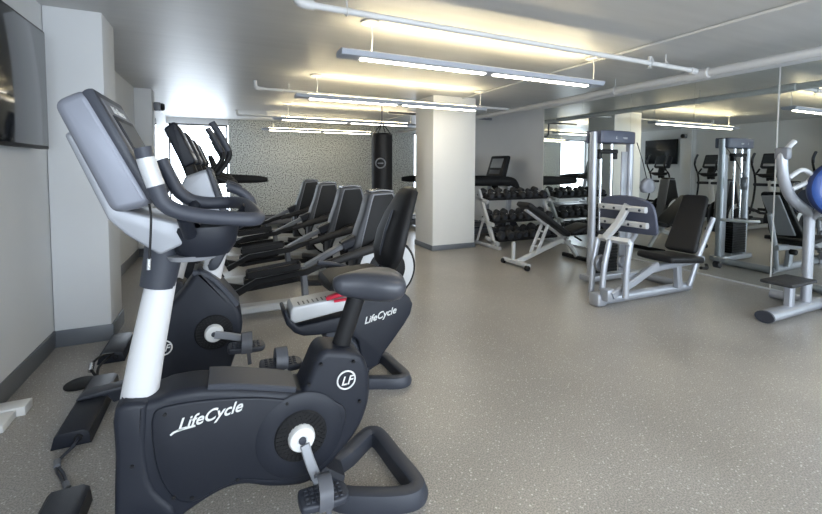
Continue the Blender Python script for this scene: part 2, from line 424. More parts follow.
for y in (3.75, 6.6, 1.0): part('hanger', MB().tube([(4.63, y, 2.36), (4.63, y, 2.5)], 0.006, 8).torus((4.63, y, 2.35), (0, 1, 0), 0.047, 0.006, 18, 6), 'pipe_paint', t)
o = part('conduit', MB().tube([(3.60, -2.4, 2.485), (3.60, 10.5, 2.485)], 0.012, 8), 'pipe_paint')
tag(o, 'thin white electrical conduit fixed flat to the ceiling', 'pipe')
t = thing('wall_pipe', 'grey pipe with a bent outlet crossing above the treadmills behind the pillar', 'pipe', (4.4, 8.0, 2.5))
part('pipe_run', MB().tube([(3.0, 7.6, 2.43), (5.40, 7.6, 2.43), (5.47, 7.6, 2.43)], 0.025, 10), 'mid_grey', t)
part('hanger', MB().tube([(4.7, 7.6, 2.43), (4.7, 7.6, 2.5)], 0.006, 8), 'mid_grey', t)
part('outlet', MB().tube([(3.9, 7.6, 2.43), (3.9, 7.6, 2.15), (3.95, 7.6, 2.10), (4.2, 7.6, 2.10), (4.22, 7.6, 2.15), (4.4, 7.6, 2.15)], 0.02, 8), 'mid_grey', t)

# ------------------------------------------------------------------ hanging lights
def light(y, z, label, lens='lamp_lens'):
    x0, x1 = 0.83, 3.60
    t = thing('pendant_light', label, 'ceiling light', (2.2, y, z), 'hanging linear lights')
    prof = [(-0.095, 0.040), (-0.07, 0.052), (0.07, 0.052), (0.095, 0.040), (0.075, 0.004), (0.055, 0.0), (-0.055, 0.0), (-0.075, 0.004)]
    part('housing', MB().ring_skin([[(x, y + a, z + b) for a, b in prof] for x in (x0, x0 + 0.02, x1 - 0.02, x1)]), 'fixture_grey', t, 25)
    for a, b in ((x0 + 0.17, 2.17), (2.27, x1 - 0.16)):
        part('diffuser', MB().box(((a + b) / 2, y, z - 0.004), (b - a, 0.045, 0.010), 0.003), lens, t)
    part('uplight', MB().box(((x0 + x1) / 2, y, z + 0.056), (x1 - x0 - 0.3, 0.07, 0.008), 0.002), 'lamp_uplight', t)
    for x in (x0 + 0.25, x1 - 0.08):
        c = part('canopy', MB().lathe([(0.055, 0), (0.075, 0.008), (0.07, 0.02), (0.03, 0.026)], (x, y, ZC - 0.026), (0, 0, 1), 20), 'white_plastic', t)
        part('suspension_cable', MB().tube([(x, y, ZC - 0.02), (x + 0.02, y, (z + ZC) / 2 + 0.04), (x + 0.01, y, z + 0.05)], 0.005, 6, 4), 'white_plastic', c)
light(0.72, 2.20, 'added unseen linear light hanging before all the others, towards the front window')  # extra lamp out of view, added to brighten the near left wall
light(3.13, 2.20, 'long grey linear light hanging nearest, in front of the others')
light(5.20, 2.20, 'long linear light hanging second from the front, over the pillar face')
light(7.70, 2.195, 'long linear light hanging third from the front, behind the pillar', 'lamp_lens_dim')
light(10.0, 2.195, 'pale linear light hanging farthest, against the speckled wall', 'lamp_lens_dim')

# ------------------------------------------------------------------ televisions, wall speaker
t = thing('television', 'black flat television on the left wall, cut by the picture edge', 'television', (-1.10, 3.05, 1.48))
part('bezel', MB().box((-1.095, 3.05, 1.855), (0.05, 1.04, 0.785), 0.006), 'black', t)
part('screen', MB().box((-1.068, 3.05, 1.858), (0.004, 1.01, 0.75), 0.001), 'screen', t)
part('wall_mount', MB().box((-1.14, 3.05, 1.86), (0.04, 0.4, 0.3), 0.004), 'black', t)
t = thing('television', 'black flat television on the far left wall, seen in the mirror', 'television', (-1.10, 8.2, 1.45))
part('bezel', MB().box((-1.095, 8.16, 1.84), (0.05, 1.0, 0.74), 0.006), 'black', t)
part('screen', MB().box((-1.068, 8.16, 1.843), (0.004, 0.975, 0.705), 0.001), 'screen', t)
part('wall_mount', MB().box((-1.14, 8.16, 1.84), (0.04, 0.4, 0.3), 0.004), 'black', t)
t = thing('wall_speaker', 'small grey speaker box high on the far left column', 'speaker', (-0.9, 7.3, 2.2))
part('cabinet', MB().box((-0.885, 7.36, 2.26), (0.09, 0.13, 0.13), 0.012), 'mid_grey', t)
part('driver', MB().lathe([(0.055, 0), (0.06, 0.02), (0.045, 0.05), (0.02, 0.055)], (-0.845, 7.36, 2.26), (1, 0, 0), 18), 'black', t)

# ------------------------------------------------------------------ upright bike (nearest)
def pedal_parts(t, c, ang, ysign, strap_mat='dark_grey'):
    """a foot platform of one pedal centred on c; ang tilts it, ysign points outward"""
    Rm = Matrix.Rotation(ang, 3, 'Y')
    p = MB(); out = [(-0.085, -0.035), (-0.06, -0.05), (0.05, -0.05), (0.088, -0.03), (0.088, 0.03), (0.05, 0.05), (-0.06, 0.05), (-0.085, 0.035)]
    p.prism(out, -0.014, 0.014, 'z', 0.008, 3, 3)
    for i in range(7):
        for j in range(4): p.box((-0.06 + i * 0.02, -0.03 + j * 0.02, 0.0155), (0.013, 0.013, 0.006), 0.002, seg=1)
    for v in p.bm.verts: v.co = V(c) + Rm @ v.co
    po = part('pedal', p, 'dark_grey', t)
    s = MB().bar([V(c) + Rm @ V(q) for q in ((0.0, -0.054, -0.012), (0.0, -0.058, 0.02), (0.0, -0.045, 0.055), (0.0, 0.0, 0.075), (0.0, 0.045, 0.055), (0.0, 0.056, 0.02), (0.0, 0.054, -0.012))], 0.004, 0.05, 5, up=(1, 0.01, 0))
    s.bar([V(c) + Rm @ V(q) for q in ((0.01, -0.05, -0.01), (0.016, -0.045, -0.05), (0.02, -0.04, -0.075))], 0.004, 0.018, 3, up=(1, 0, 0.01))
    part('strap', s, 'strap', po)
    return po
def vent_disc(t, c, r, mat='black'):
    """ribbed round cover around a crank, on the plane facing -Y"""
    d = MB().lathe([(r, 0), (r, 0.004), (r - 0.004, 0.008), (r * 0.44, 0.008), (r * 0.4, 0.004)], c, (0, -1, 0), 40)
    for j, rr in enumerate((0.90, 0.78, 0.66, 0.55)):
        n = 34 - j * 5
        for k in range(n):
            a = 2 * math.pi * (k + 0.5 * (j % 2)) / n
            d.box((c[0] + r * rr * math.cos(a), c[1] - 0.009, c[2] + r * rr * math.sin(a)), (r * 0.085, 0.004, r * 0.055), 0, Matrix.Rotation(-a, 3, 'Y'))
    return part('vent_cover', d, mat, t)

bk = thing('exercise_bike', 'nearest upright exercise bike with charcoal body and white post, in the foreground', 'exercise bike', (0.10, 1.64, 0))
body = [(-0.325, 0.13), (-0.332, 0.25), (-0.326, 0.41), (-0.323, 0.565), (-0.30, 0.572), (-0.235, 0.570), (-0.20, 0.575), (-0.17, 0.582), (-0.08, 0.578), (0.04, 0.550), (0.17, 0.512), (0.250, 0.488),
        (0.270, 0.495), (0.302, 0.565), (0.325, 0.612), (0.355, 0.632), (0.395, 0.624), (0.445, 0.612), (0.495, 0.588), (0.525, 0.545), (0.540, 0.47), (0.534, 0.38), (0.510, 0.31), (0.475, 0.255), (0.42, 0.20), (0.365, 0.155),
        (0.31, 0.122), (0.25, 0.112), (0.14, 0.142), (0.06, 0.178), (0.0, 0.186), (-0.06, 0.172), (-0.13, 0.142), (-0.19, 0.105), (-0.25, 0.085), (-0.31, 0.09)]
part('body_shell', MB().prism(body, 1.56, 1.73, 'y', 0.028, 4, 3), 'charcoal', bk)
panel = [(-0.225, 0.52), (-0.19, 0.545), (-0.06, 0.538), (0.10, 0.508), (0.24, 0.465), (0.30, 0.475), (0.42, 0.40), (0.43, 0.33), (0.38, 0.235), (0.29, 0.165), (0.21, 0.165), (0.14, 0.182), (0.05, 0.213), (-0.03, 0.205), (-0.12, 0.185), (-0.18, 0.235), (-0.215, 0.33), (-0.228, 0.44)]
part('side_panel', MB().prism(panel, 1.552, 1.60, 'y', 0.007, 3, 3), 'charcoal_panel', bk)
part('front_cover', MB().prism([(-0.338, 0.26), (-0.332, 0.41), (-0.329, 0.565), (-0.25, 0.572), (-0.238, 0.54), (-0.245, 0.40), (-0.225, 0.27), (-0.16, 0.165), (-0.24, 0.125), (-0.33, 0.14)], 1.552, 1.738, 'y', 0.02, 4, 3), 'charcoal', bk)
part('top_cover', MB().bar([(-0.06, 1.645, 0.572), (0.04, 1.645, 0.552), (0.17, 1.645, 0.515), (0.240, 1.645, 0.493)], 0.150, 0.024, 4), 'dark_grey', bk)
for x, z in ((-0.19, 0.52), (0.205, 0.462), (0.288, 0.515), (0.335, 0.585), (0.465, 0.57), (-0.17, 0.225), (-0.115, 0.205), (0.03, 0.222), (-0.285, 0.37), (0.49, 0.40)):
    part('screw', MB().cyl((x, 1.56, z), (x, 1.547, z), 0.0065, 10, 0.001), 'black', bk)
part('crank_boss', MB().lathe([(0.165, 0), (0.16, 0.004), (0.10, 0.004)], (0.255, 1.5535, 0.325), (0, -1, 0), 48), 'charcoal', bk, 60)
vent_disc(bk, (0.255, 1.5505, 0.325), 0.098)
part('crank_hub', MB().lathe([(0.05, 0), (0.05, 0.02), (0.044, 0.032), (0.02, 0.036), (0.012, 0.030), (0.001, 0.030)], (0.255, 1.55, 0.325), (0, -1, 0), 28), 'white_plastic', bk)
part('axle_cap', MB().lathe([(0.014, 0), (0.014, 0.006), (0.004, 0.008)], (0.255, 1.519, 0.325), (0, -1, 0), 14), 'dark_grey', bk)
part('crank_arm', MB().bar([(0.262, 1.512, 0.312), (0.278, 1.50, 0.25), (0.308, 1.495, 0.165)], 0.020, 0.036, 3, up=(1, 0, 0.3)), 'silver', bk)
pedal_parts(bk, (0.312, 1.435, 0.150), R(4), -1)
part('crank_arm', MB().bar([(0.255, 1.775, 0.325), (0.24, 1.79, 0.40), (0.222, 1.79, 0.475)], 0.020, 0.036, 3, up=(1, 0, 0.3)), 'silver', bk)
pedal_parts(bk, (0.218, 1.85, 0.475), R(4), 1)
# rear foot: a raised triangular loop
loop = [(0.395, 1.565), (0.52, 1.485), (0.64, 1.438), (0.695, 1.445), (0.705, 1.49), (0.688, 1.64), (0.672, 1.80), (0.65, 1.845), (0.61, 1.84), (0.50, 1.76), (0.395, 1.70)]
part('rear_foot', MB().sweep([(x, y, 0.034) for x, y in loop], [(0.042, -0.034), (0.046, -0.01), (0.030, 0.030), (0.02, 0.034), (-0.018, 0.034), (-0.028, 0.026), (-0.034, -0.034)], True, 4), 'dark_grey', bk)
part('foot_strut', MB().bar([(0.30, 1.645, 0.14), (0.42, 1.635, 0.05)], 0.12, 0.07), 'charcoal', bk)
# front foot with levellers
part('front_foot', MB().bar([(-0.27, 1.36, 0.055), (-0.27, 1.93, 0.055)], 0.11, 0.06), 'charcoal', bk)
for y in (1.38, 1.91):
    part('transport_wheel', MB().cyl((-0.325, y - 0.02, 0.035), (-0.325, y + 0.02, 0.035), 0.035, 20, 0.006), 'rubber', bk)
    part('leveller', MB().cyl((-0.23, y, 0.0), (-0.23, y, 0.012), 0.022, 16, 0.002).cyl((-0.23, y, 0.0), (-0.23, y, 0.05), 0.008, 10), 'chrome', bk)
part('front_bracket', MB().bar([(-0.27, 1.645, 0.06), (-0.27, 1.645, 0.14)], 0.10, 0.09, up=(1, 0, 0)), 'charcoal', bk)
part('leveller', MB().cyl((-0.315, 1.57, 0.0), (-0.315, 1.57, 0.09), 0.011, 12, 0.002).cyl((-0.315, 1.57, 0.0), (-0.315, 1.57, 0.016), 0.024, 16, 0.003), 'chrome', bk)
# post, sleeve
part('post', MB().tube([(-0.276, 1.645, 0.545), (-0.246, 1.645, 0.72), (-0.198, 1.645, 0.965)], 0.0565, 24, ry=0.057, up=(1, 0, 0.2), scale=[1.0, 0.93, 0.82]), 'white_paint', bk)
part('post_sleeve', MB().tube([(-0.212, 1.645, 0.935), (-0.20, 1.645, 1.0), (-0.185, 1.645, 1.085)], 0.062, 24, ry=0.062, up=(1, 0, 0.2), scale=[0.88, 0.92, 1.0]), 'dark_grey', bk)
# console
part('console_bracket', MB().prism([(-0.425, 1.445), (-0.405, 1.455), (-0.318, 1.245), (-0.285, 1.215), (-0.13, 1.165), (-0.105, 1.10), (-0.19, 1.062), (-0.28, 1.135), (-0.325, 1.185)], 1.53, 1.75, 'y', 0.010, 3, 0, 0.02), 'silver', bk)
con = part('console', MB().prism([(-0.432, 1.530), (-0.352, 1.578), (-0.186, 1.232), (-0.300, 1.208)], 1.462, 1.818, 'y', 0.024, 4, 0, 0.034), 'console_shell', bk)
fa, fb = V((-0.352, 0, 1.572)), V((-0.192, 0, 1.243)); fd = (fb - fa).normalized(); fn = V((-fd.z, 0, fd.x))
if fn.x < 0: fn = -fn
def face_rect(u0, u1, y0, y1, off, th, bev):
    """a flat slab lying on the console face: u runs down the face"""
    c = fa + fd * ((u0 + u1) / 2) + fn * off; c.y = (y0 + y1) / 2
    rot = Matrix((fd, V((0, 1, 0)), fd.cross(V((0, 1, 0))))).transposed()
    return MB().box(c, (u1 - u0, y1 - y0, th), bev, rot)
part('bezel', face_rect(0.0, 0.362, 1.462, 1.818, 0.0, 0.034, 0.012), 'dark_grey', con)
part('face_plate', face_rect(0.03, 0.345, 1.480, 1.800, 0.014, 0.010, 0.004), 'mid_grey', con)
part('screen', face_rect(0.085, 0.245, 1.498, 1.782, 0.018, 0.008, 0.003), 'charcoal', con)
part('display_glass', face_rect(0.105, 0.225, 1.515, 1.765, 0.0225, 0.002, 0.0), 'console_screen', con)
part('keypad', face_rect(0.25, 0.32, 1.53, 1.75, 0.018, 0.008, 0.003), 'dark_grey', con)
text_part('lettering', 'Life Fitness', con, fa + fd * 0.075 + fn * 0.0205 + V((0, 1.545, 0)), (0, 1, 0), -fd, 0.038, 'white_plastic', 0.2, 0.0006)
part('accessory_tray', MB().super_loft([((-0.062, 1.64, z), a, b, (1, 0, 0), (0, 1, 0)) for z, a, b in ((1.035, 0.05, 0.06), (1.042, 0.082, 0.095), (1.075, 0.103, 0.118), (1.135, 0.115, 0.132), (1.148, 0.113, 0.130), (1.146, 0.102, 0.118), (1.10, 0.09, 0.105))], 28, 2.6), 'charcoal', bk)
part('tray_base', MB().super_loft([((-0.10, 1.64, z), a, b, (1, 0, 0), (0, 1, 0)) for z, a, b in ((1.022, 0.055, 0.06), (1.028, 0.075, 0.085), (1.046, 0.085, 0.097))], 24, 2.6), 'silver', bk)
# handlebar
hp = [(-0.212, 1.42, 1.405), (-0.197, 1.42, 1.345), (-0.180, 1.42, 1.285), (-0.16, 1.42, 1.238), (-0.115, 1.42, 1.210), (-0.04, 1.42, 1.193), (0.04, 1.42, 1.183), (0.082, 1.43, 1.178), (0.106, 1.465, 1.178), (0.102, 1.53, 1.185),
      (0.085, 1.66, 1.20), (0.06, 1.73, 1.208), (0.02, 1.77, 1.208), (-0.05, 1.775, 1.208), (-0.11, 1.765, 1.222), (-0.15, 1.76, 1.255), (-0.175, 1.76, 1.305), (-0.205, 1.76, 1.375)]
hb = part('handlebar', MB().tube(hp, 0.0235, 16, 5), 'grip_foam', bk)
part('pulse_grip', MB().tube([(-0.2045, 1.42, 1.375), (-0.197, 1.42, 1.345), (-0.181, 1.42, 1.292)], 0.0248, 16, 4), 'pale_silver', hb)
part('handlebar_stem', MB().tube([(-0.02, 1.64, 1.12), (0.05, 1.64, 1.15), (0.09, 1.625, 1.195)], 0.03, 12, 4), 'charcoal', bk)
for q in ((-0.10, 1.50, 1.13), (-0.11, 1.43, 1.195)), ((-0.10, 1.70, 1.13), (-0.10, 1.765, 1.215)): part('handlebar_stem', MB().tube(q, 0.022, 10), 'charcoal', bk)
co = part('headphone_cord', MB().tube([(-0.205, 1.465, 1.235), (-0.20, 1.455, 1.20), (-0.202, 1.452, 1.14), (-0.207, 1.452, 1.065)], 0.0035, 8, 5), 'black', bk)
part('plug', MB().cyl((-0.207, 1.452, 1.07), (-0.209, 1.452, 1.035), 0.006, 10, 0.001), 'chrome', co)
# saddle
part('seat_post', MB().tube([(0.42, 1.645, 0.56), (0.515, 1.645, 0.83)], 0.034, 18, ry=0.038, up=(1, 0, 0)), 'black', bk)
sad = []
for x, hw, zt, zb in ((0.405, 0.012, 0.882, 0.855), (0.412, 0.028, 0.894, 0.838), (0.436, 0.038, 0.904, 0.82), (0.48, 0.050, 0.911, 0.805), (0.535, 0.078, 0.915, 0.79), (0.585, 0.108, 0.914, 0.782), (0.63, 0.124, 0.911, 0.780), (0.665, 0.120, 0.905, 0.785), (0.69, 0.098, 0.893, 0.80), (0.704, 0.06, 0.872, 0.82)):
    sad.append(((x, 1.64, (zt + zb) / 2), hw, (zt - zb) / 2, (0, 1, 0), (0, 0, 1)))
part('saddle', MB().super_loft(sad, 28, 2.4), 'saddle_vinyl', bk, 60)
# lettering and round emblem
text_part('lettering', 'LifeCycle', bk, (-0.155, 1.5505, 0.455), (1, 0, 0.10), (0, 0, 1), 0.055, 'white_plastic', 0.45, 0.001, 0.0008)
part('letter_flourish', MB().bar([(-0.175, 1.5505, 0.445), (-0.155, 1.5505, 0.455), (-0.10, 1.5505, 0.459)], 0.002, 0.007, 3, up=(0, 0, 1)), 'white_plastic', bk)
def emblem(t, c, r):
    e = part('emblem_ring', MB().torus(c, (0, 1, 0), r, r * 0.10, 32, 8), 'white_plastic', t)
    text_part('emblem_letters', 'LF', e, (c[0] - r * 0.62, c[1] - 0.001, c[2] - r * 0.52), (1, 0, 0.02), (0, 0, 1), r * 1.35, 'white_plastic', 0.35, 0.001, 0.0006)
emblem(bk, (0.435, 1.556, 0.50), 0.036)

# ------------------------------------------------------------------ recumbent bike
rb = thing('recumbent_bike', 'recumbent exercise bike with black bucket seat, just behind the nearest upright bike', 'exercise bike', (0.40, 2.45, 0))
pod = [(-0.345, 0.10), (-0.35, 0.34), (-0.345, 0.52), (-0.31, 0.59), (-0.26, 0.64), (-0.21, 0.695), (-0.14, 0.80), (-0.118, 0.818), (-0.085, 0.785), (-0.03, 0.72), (0.02, 0.665), (0.045, 0.625), (0.075, 0.57), (0.085, 0.50), (0.075, 0.43), (0.05, 0.34), (0.01, 0.22), (-0.02, 0.10)]
part('front_shell', MB().prism(pod, 2.36, 2.54, 'y', 0.028, 4, 2), 'charcoal', rb)
part('shell_cap', MB().bar([(-0.15, 2.45, 0.80), (-0.075, 2.45, 0.775), (0.0, 2.45, 0.69), (0.06, 2.45, 0.60)], 0.17, 0.03, 4), 'dark_grey', rb)
vent_disc(rb, (-0.055, 2.357, 0.478), 0.092)
part('crank_hub', MB().lathe([(0.046, 0), (0.046, 0.018), (0.04, 0.028), (0.012, 0.03), (0.001, 0.026)], (-0.055, 2.352, 0.478), (0, -1, 0), 28), 'white_plastic', rb)
part('axle_cap', MB().lathe([(0.013, 0), (0.013, 0.006), (0.004, 0.008)], (-0.055, 2.325, 0.478), (0, -1, 0), 14), 'dark_grey', rb)
part('crank_arm', MB().bar([(-0.05, 2.318, 0.478), (0.02, 2.305, 0.463), (0.09, 2.30, 0.440)], 0.020, 0.036, 3), 'silver', rb)
pedal_parts(rb, (0.095, 2.235, 0.420), R(4), -1)
part('crank_arm', MB().bar([(-0.06, 2.585, 0.478), (-0.13, 2.60, 0.495), (-0.20, 2.60, 0.515)], 0.020, 0.036, 3), 'silver', rb)
pedal_parts(rb, (-0.20, 2.665, 0.51), R(4), 1)
emblem(rb, (-0.285, 2.356, 0.435), 0.036)
part('post', MB().tube([(-0.075, 2.45, 0.72), (-0.04, 2.45, 0.86), (0.005, 2.45, 1.01)], 0.05, 20, ry=0.05, up=(1, 0, 0), scale=[1.05, 1.0, 0.95]), 'white_paint', rb)
part('height_lever', MB().bar([(-0.075, 2.395, 0.815), (-0.05, 2.392, 0.83), (-0.01, 2.39, 0.90), (0.03, 2.39, 0.955), (0.05, 2.39, 1.0)], 0.035, 0.05, 4, scale=[0.6, 1.1, 1.0, 0.7, 0.4]), 'dark_grey', rb)
rc = part('console', MB().prism([(-0.21, 1.21), (-0.17, 1.30), (-0.07, 1.34), (0.005, 1.10), (-0.06, 1.075), (-0.15, 1.095)], 2.32, 2.62, 'y', 0.018, 3, 0, 0.025), 'silver', rb)
part('bezel', MB().prism([(-0.075, 1.345), (-0.05, 1.335), (0.018, 1.12), (0.008, 1.085), (-0.01, 1.09)], 2.312, 2.628, 'y', 0.008, 3), 'dark_grey', rc)
part('screen', MB().prism([(-0.048, 1.305), (-0.039, 1.305), (0.008, 1.158), (-0.001, 1.158)], 2.35, 2.59, 'y', 0.002, 2), 'screen', rc)
part('console_neck', MB().super_loft([((0.0, 2.45, 0.98), 0.07, 0.075, (1, 0, 0), (0, 1, 0)), ((-0.01, 2.45, 1.03), 0.085, 0.09, (1, 0, 0), (0, 1, 0)), ((-0.04, 2.45, 1.10), 0.075, 0.09, (1, 0, 0), (0, 1, 0))], 22), 'charcoal', rb)
part('handlebar', MB().tube([(0.02, 2.22, 1.25), (0.08, 2.22, 1.225), (0.13, 2.235, 1.17), (0.13, 2.28, 1.10), (0.07, 2.36, 1.06), (0.03, 2.45, 1.05), (0.07, 2.54, 1.06), (0.13, 2.62, 1.10), (0.13, 2.665, 1.17), (0.08, 2.68, 1.225), (0.02, 2.68, 1.25)], 0.024, 14, 5), 'grip_foam', rb)
beam = [(0.295, 0.535), (0.315, 0.54), (0.335, 0.485), (0.38, 0.432), (0.67, 0.455), (0.69, 0.55), (0.86, 0.575), (0.97, 0.578), (1.03, 0.562), (1.085, 0.51), (1.108, 0.465), (1.09, 0.40), (1.045, 0.335), (0.98, 0.26), (0.90, 0.17), (0.86, 0.10), (0.78, 0.10), (0.755, 0.18), (0.735, 0.29), (0.68, 0.335), (0.60, 0.362), (0.50, 0.362), (0.41, 0.37), (0.36, 0.395), (0.315, 0.45)]
part('rear_shell', MB().prism(beam, 2.365, 2.535, 'y', 0.012, 3, 0, 0.03), 'charcoal', rb)
part('shell_strut', MB().bar([(0.56, 2.45, 0.37), (0.68, 2.45, 0.27), (0.80, 2.45, 0.12)], 0.13, 0.10, 3), 'dark_grey', rb)
rl = MB().prism([(0.335, 0.478), (0.340, 0.535), (0.355, 0.552), (0.72, 0.580), (0.74, 0.50), (0.36, 0.455)], 2.358, 2.542, 'y', 0.014, 3)
ro = part('seat_rail', rl, 'pale_silver', rb)
for k in range(12): part('rail_notch', MB().box((0.39 + 0.027 * k, 2.41, 0.551 + 0.0021 * k), (0.008, 0.06, 0.008), 0), 'dark_grey', ro)
part('base_beam', MB().bar([(-0.25, 2.45, 0.06), (0.82, 2.45, 0.075)], 0.10, 0.06), 'dark_grey', rb)
part('front_foot', MB().bar([(-0.22, 2.17, 0.045), (-0.22, 2.73, 0.045)], 0.10, 0.07), 'charcoal', rb)
loop = [(0.735, 2.38), (0.86, 2.315), (0.96, 2.272), (1.01, 2.278), (1.022, 2.32), (1.01, 2.45), (1.0, 2.58), (0.975, 2.625), (0.94, 2.615), (0.83, 2.545), (0.735, 2.50)]
part('rear_foot', MB().sweep([(x, y, 0.032) for x, y in loop], [(0.038, -0.032), (0.042, -0.01), (0.028, 0.028), (0.018, 0.032), (-0.016, 0.032), (-0.026, 0.024), (-0.032, -0.032)], True, 4), 'dark_grey', rb)
text_part('lettering', 'LifeCycle', rb, (0.775, 2.3615, 0.385), (1, 0, 0.20), (0, 0, 1), 0.058, 'white_plastic', 0.45, 0.001, 0.0008)
# seat
part('seat_frame', MB().tube([(0.70, 2.36, 0.60), (0.88, 2.36, 0.62), (0.97, 2.36, 0.80), (1.03, 2.36, 1.0)], 0.016, 10, 4).tube([(0.70, 2.50, 0.60), (0.88, 2.50, 0.62), (0.97, 2.50, 0.80), (1.03, 2.50, 1.0)], 0.016, 10, 4).box((0.78, 2.45, 0.59), (0.16, 0.2, 0.05), 0.01), 'charcoal', rb)
part('seat_cushion', MB().super_loft([((x, 2.45, z), hw, h, (0, 1, 0), (0, 0, 1)) for x, z, hw, h in ((0.535, 0.655, 0.10, 0.018), (0.55, 0.66, 0.16, 0.034), (0.62, 0.662, 0.20, 0.042), (0.78, 0.66, 0.205, 0.042), (0.88, 0.668, 0.20, 0.042), (0.905, 0.675, 0.15, 0.028))], 28, 3.2), 'vinyl', rb)
def back_pad(t, cy):
    secs = []
    A = V((0, 1, 0))
    for s, hw, th in ((0.0, 0.10, 0.02), (0.02, 0.15, 0.038), (0.10, 0.205, 0.045), (0.22, 0.205, 0.045), (0.34, 0.175, 0.042), (0.46, 0.125, 0.038), (0.50, 0.105, 0.034), (0.525, 0.06, 0.018)):
        c = V((0.915 + 0.34 * s - 0.03 * math.sin(s * 6), cy, 0.725 + 0.95 * s)); B = V((0.95, 0, -0.31))
        secs.append((c, hw, th, A, B))
    return part('backrest', MB().super_loft(secs, 32, 3.0), 'vinyl', t, 60)
bp_ = back_pad(rb, 2.38)
part('backrest_groove', MB().super_loft([((0.877 + 0.34 * s - 0.03 * math.sin(s * 6), 2.38, 0.738 + 0.95 * s), hw, 0.012, (0, 1, 0), (0.95, 0, -0.31)) for s, hw in ((0.07, 0.004), (0.12, 0.015), (0.24, 0.02), (0.33, 0.012), (0.36, 0.004))], 16, 2.2), 'dark_grey', bp_)
part('side_handle', MB().tube([(0.86, 2.28, 0.62), (0.78, 2.22, 0.66), (0.66, 2.21, 0.70), (0.56, 2.22, 0.72)], 0.015, 12, 5), 'grip_foam', rb)
part('side_handle', MB().tube([(0.86, 2.62, 0.62), (0.78, 2.68, 0.66), (0.66, 2.69, 0.70), (0.56, 2.68, 0.72)], 0.015, 12, 5), 'grip_foam', rb)
part('adjuster_lever', MB().bar([(0.55, 2.37, 0.575), (0.62, 2.34, 0.60), (0.72, 2.34, 0.60)], 0.05, 0.022, 3).bar([(0.58, 2.33, 0.565), (0.66, 2.31, 0.575), (0.70, 2.32, 0.585)], 0.018, 0.014, 3), 'red', rb)

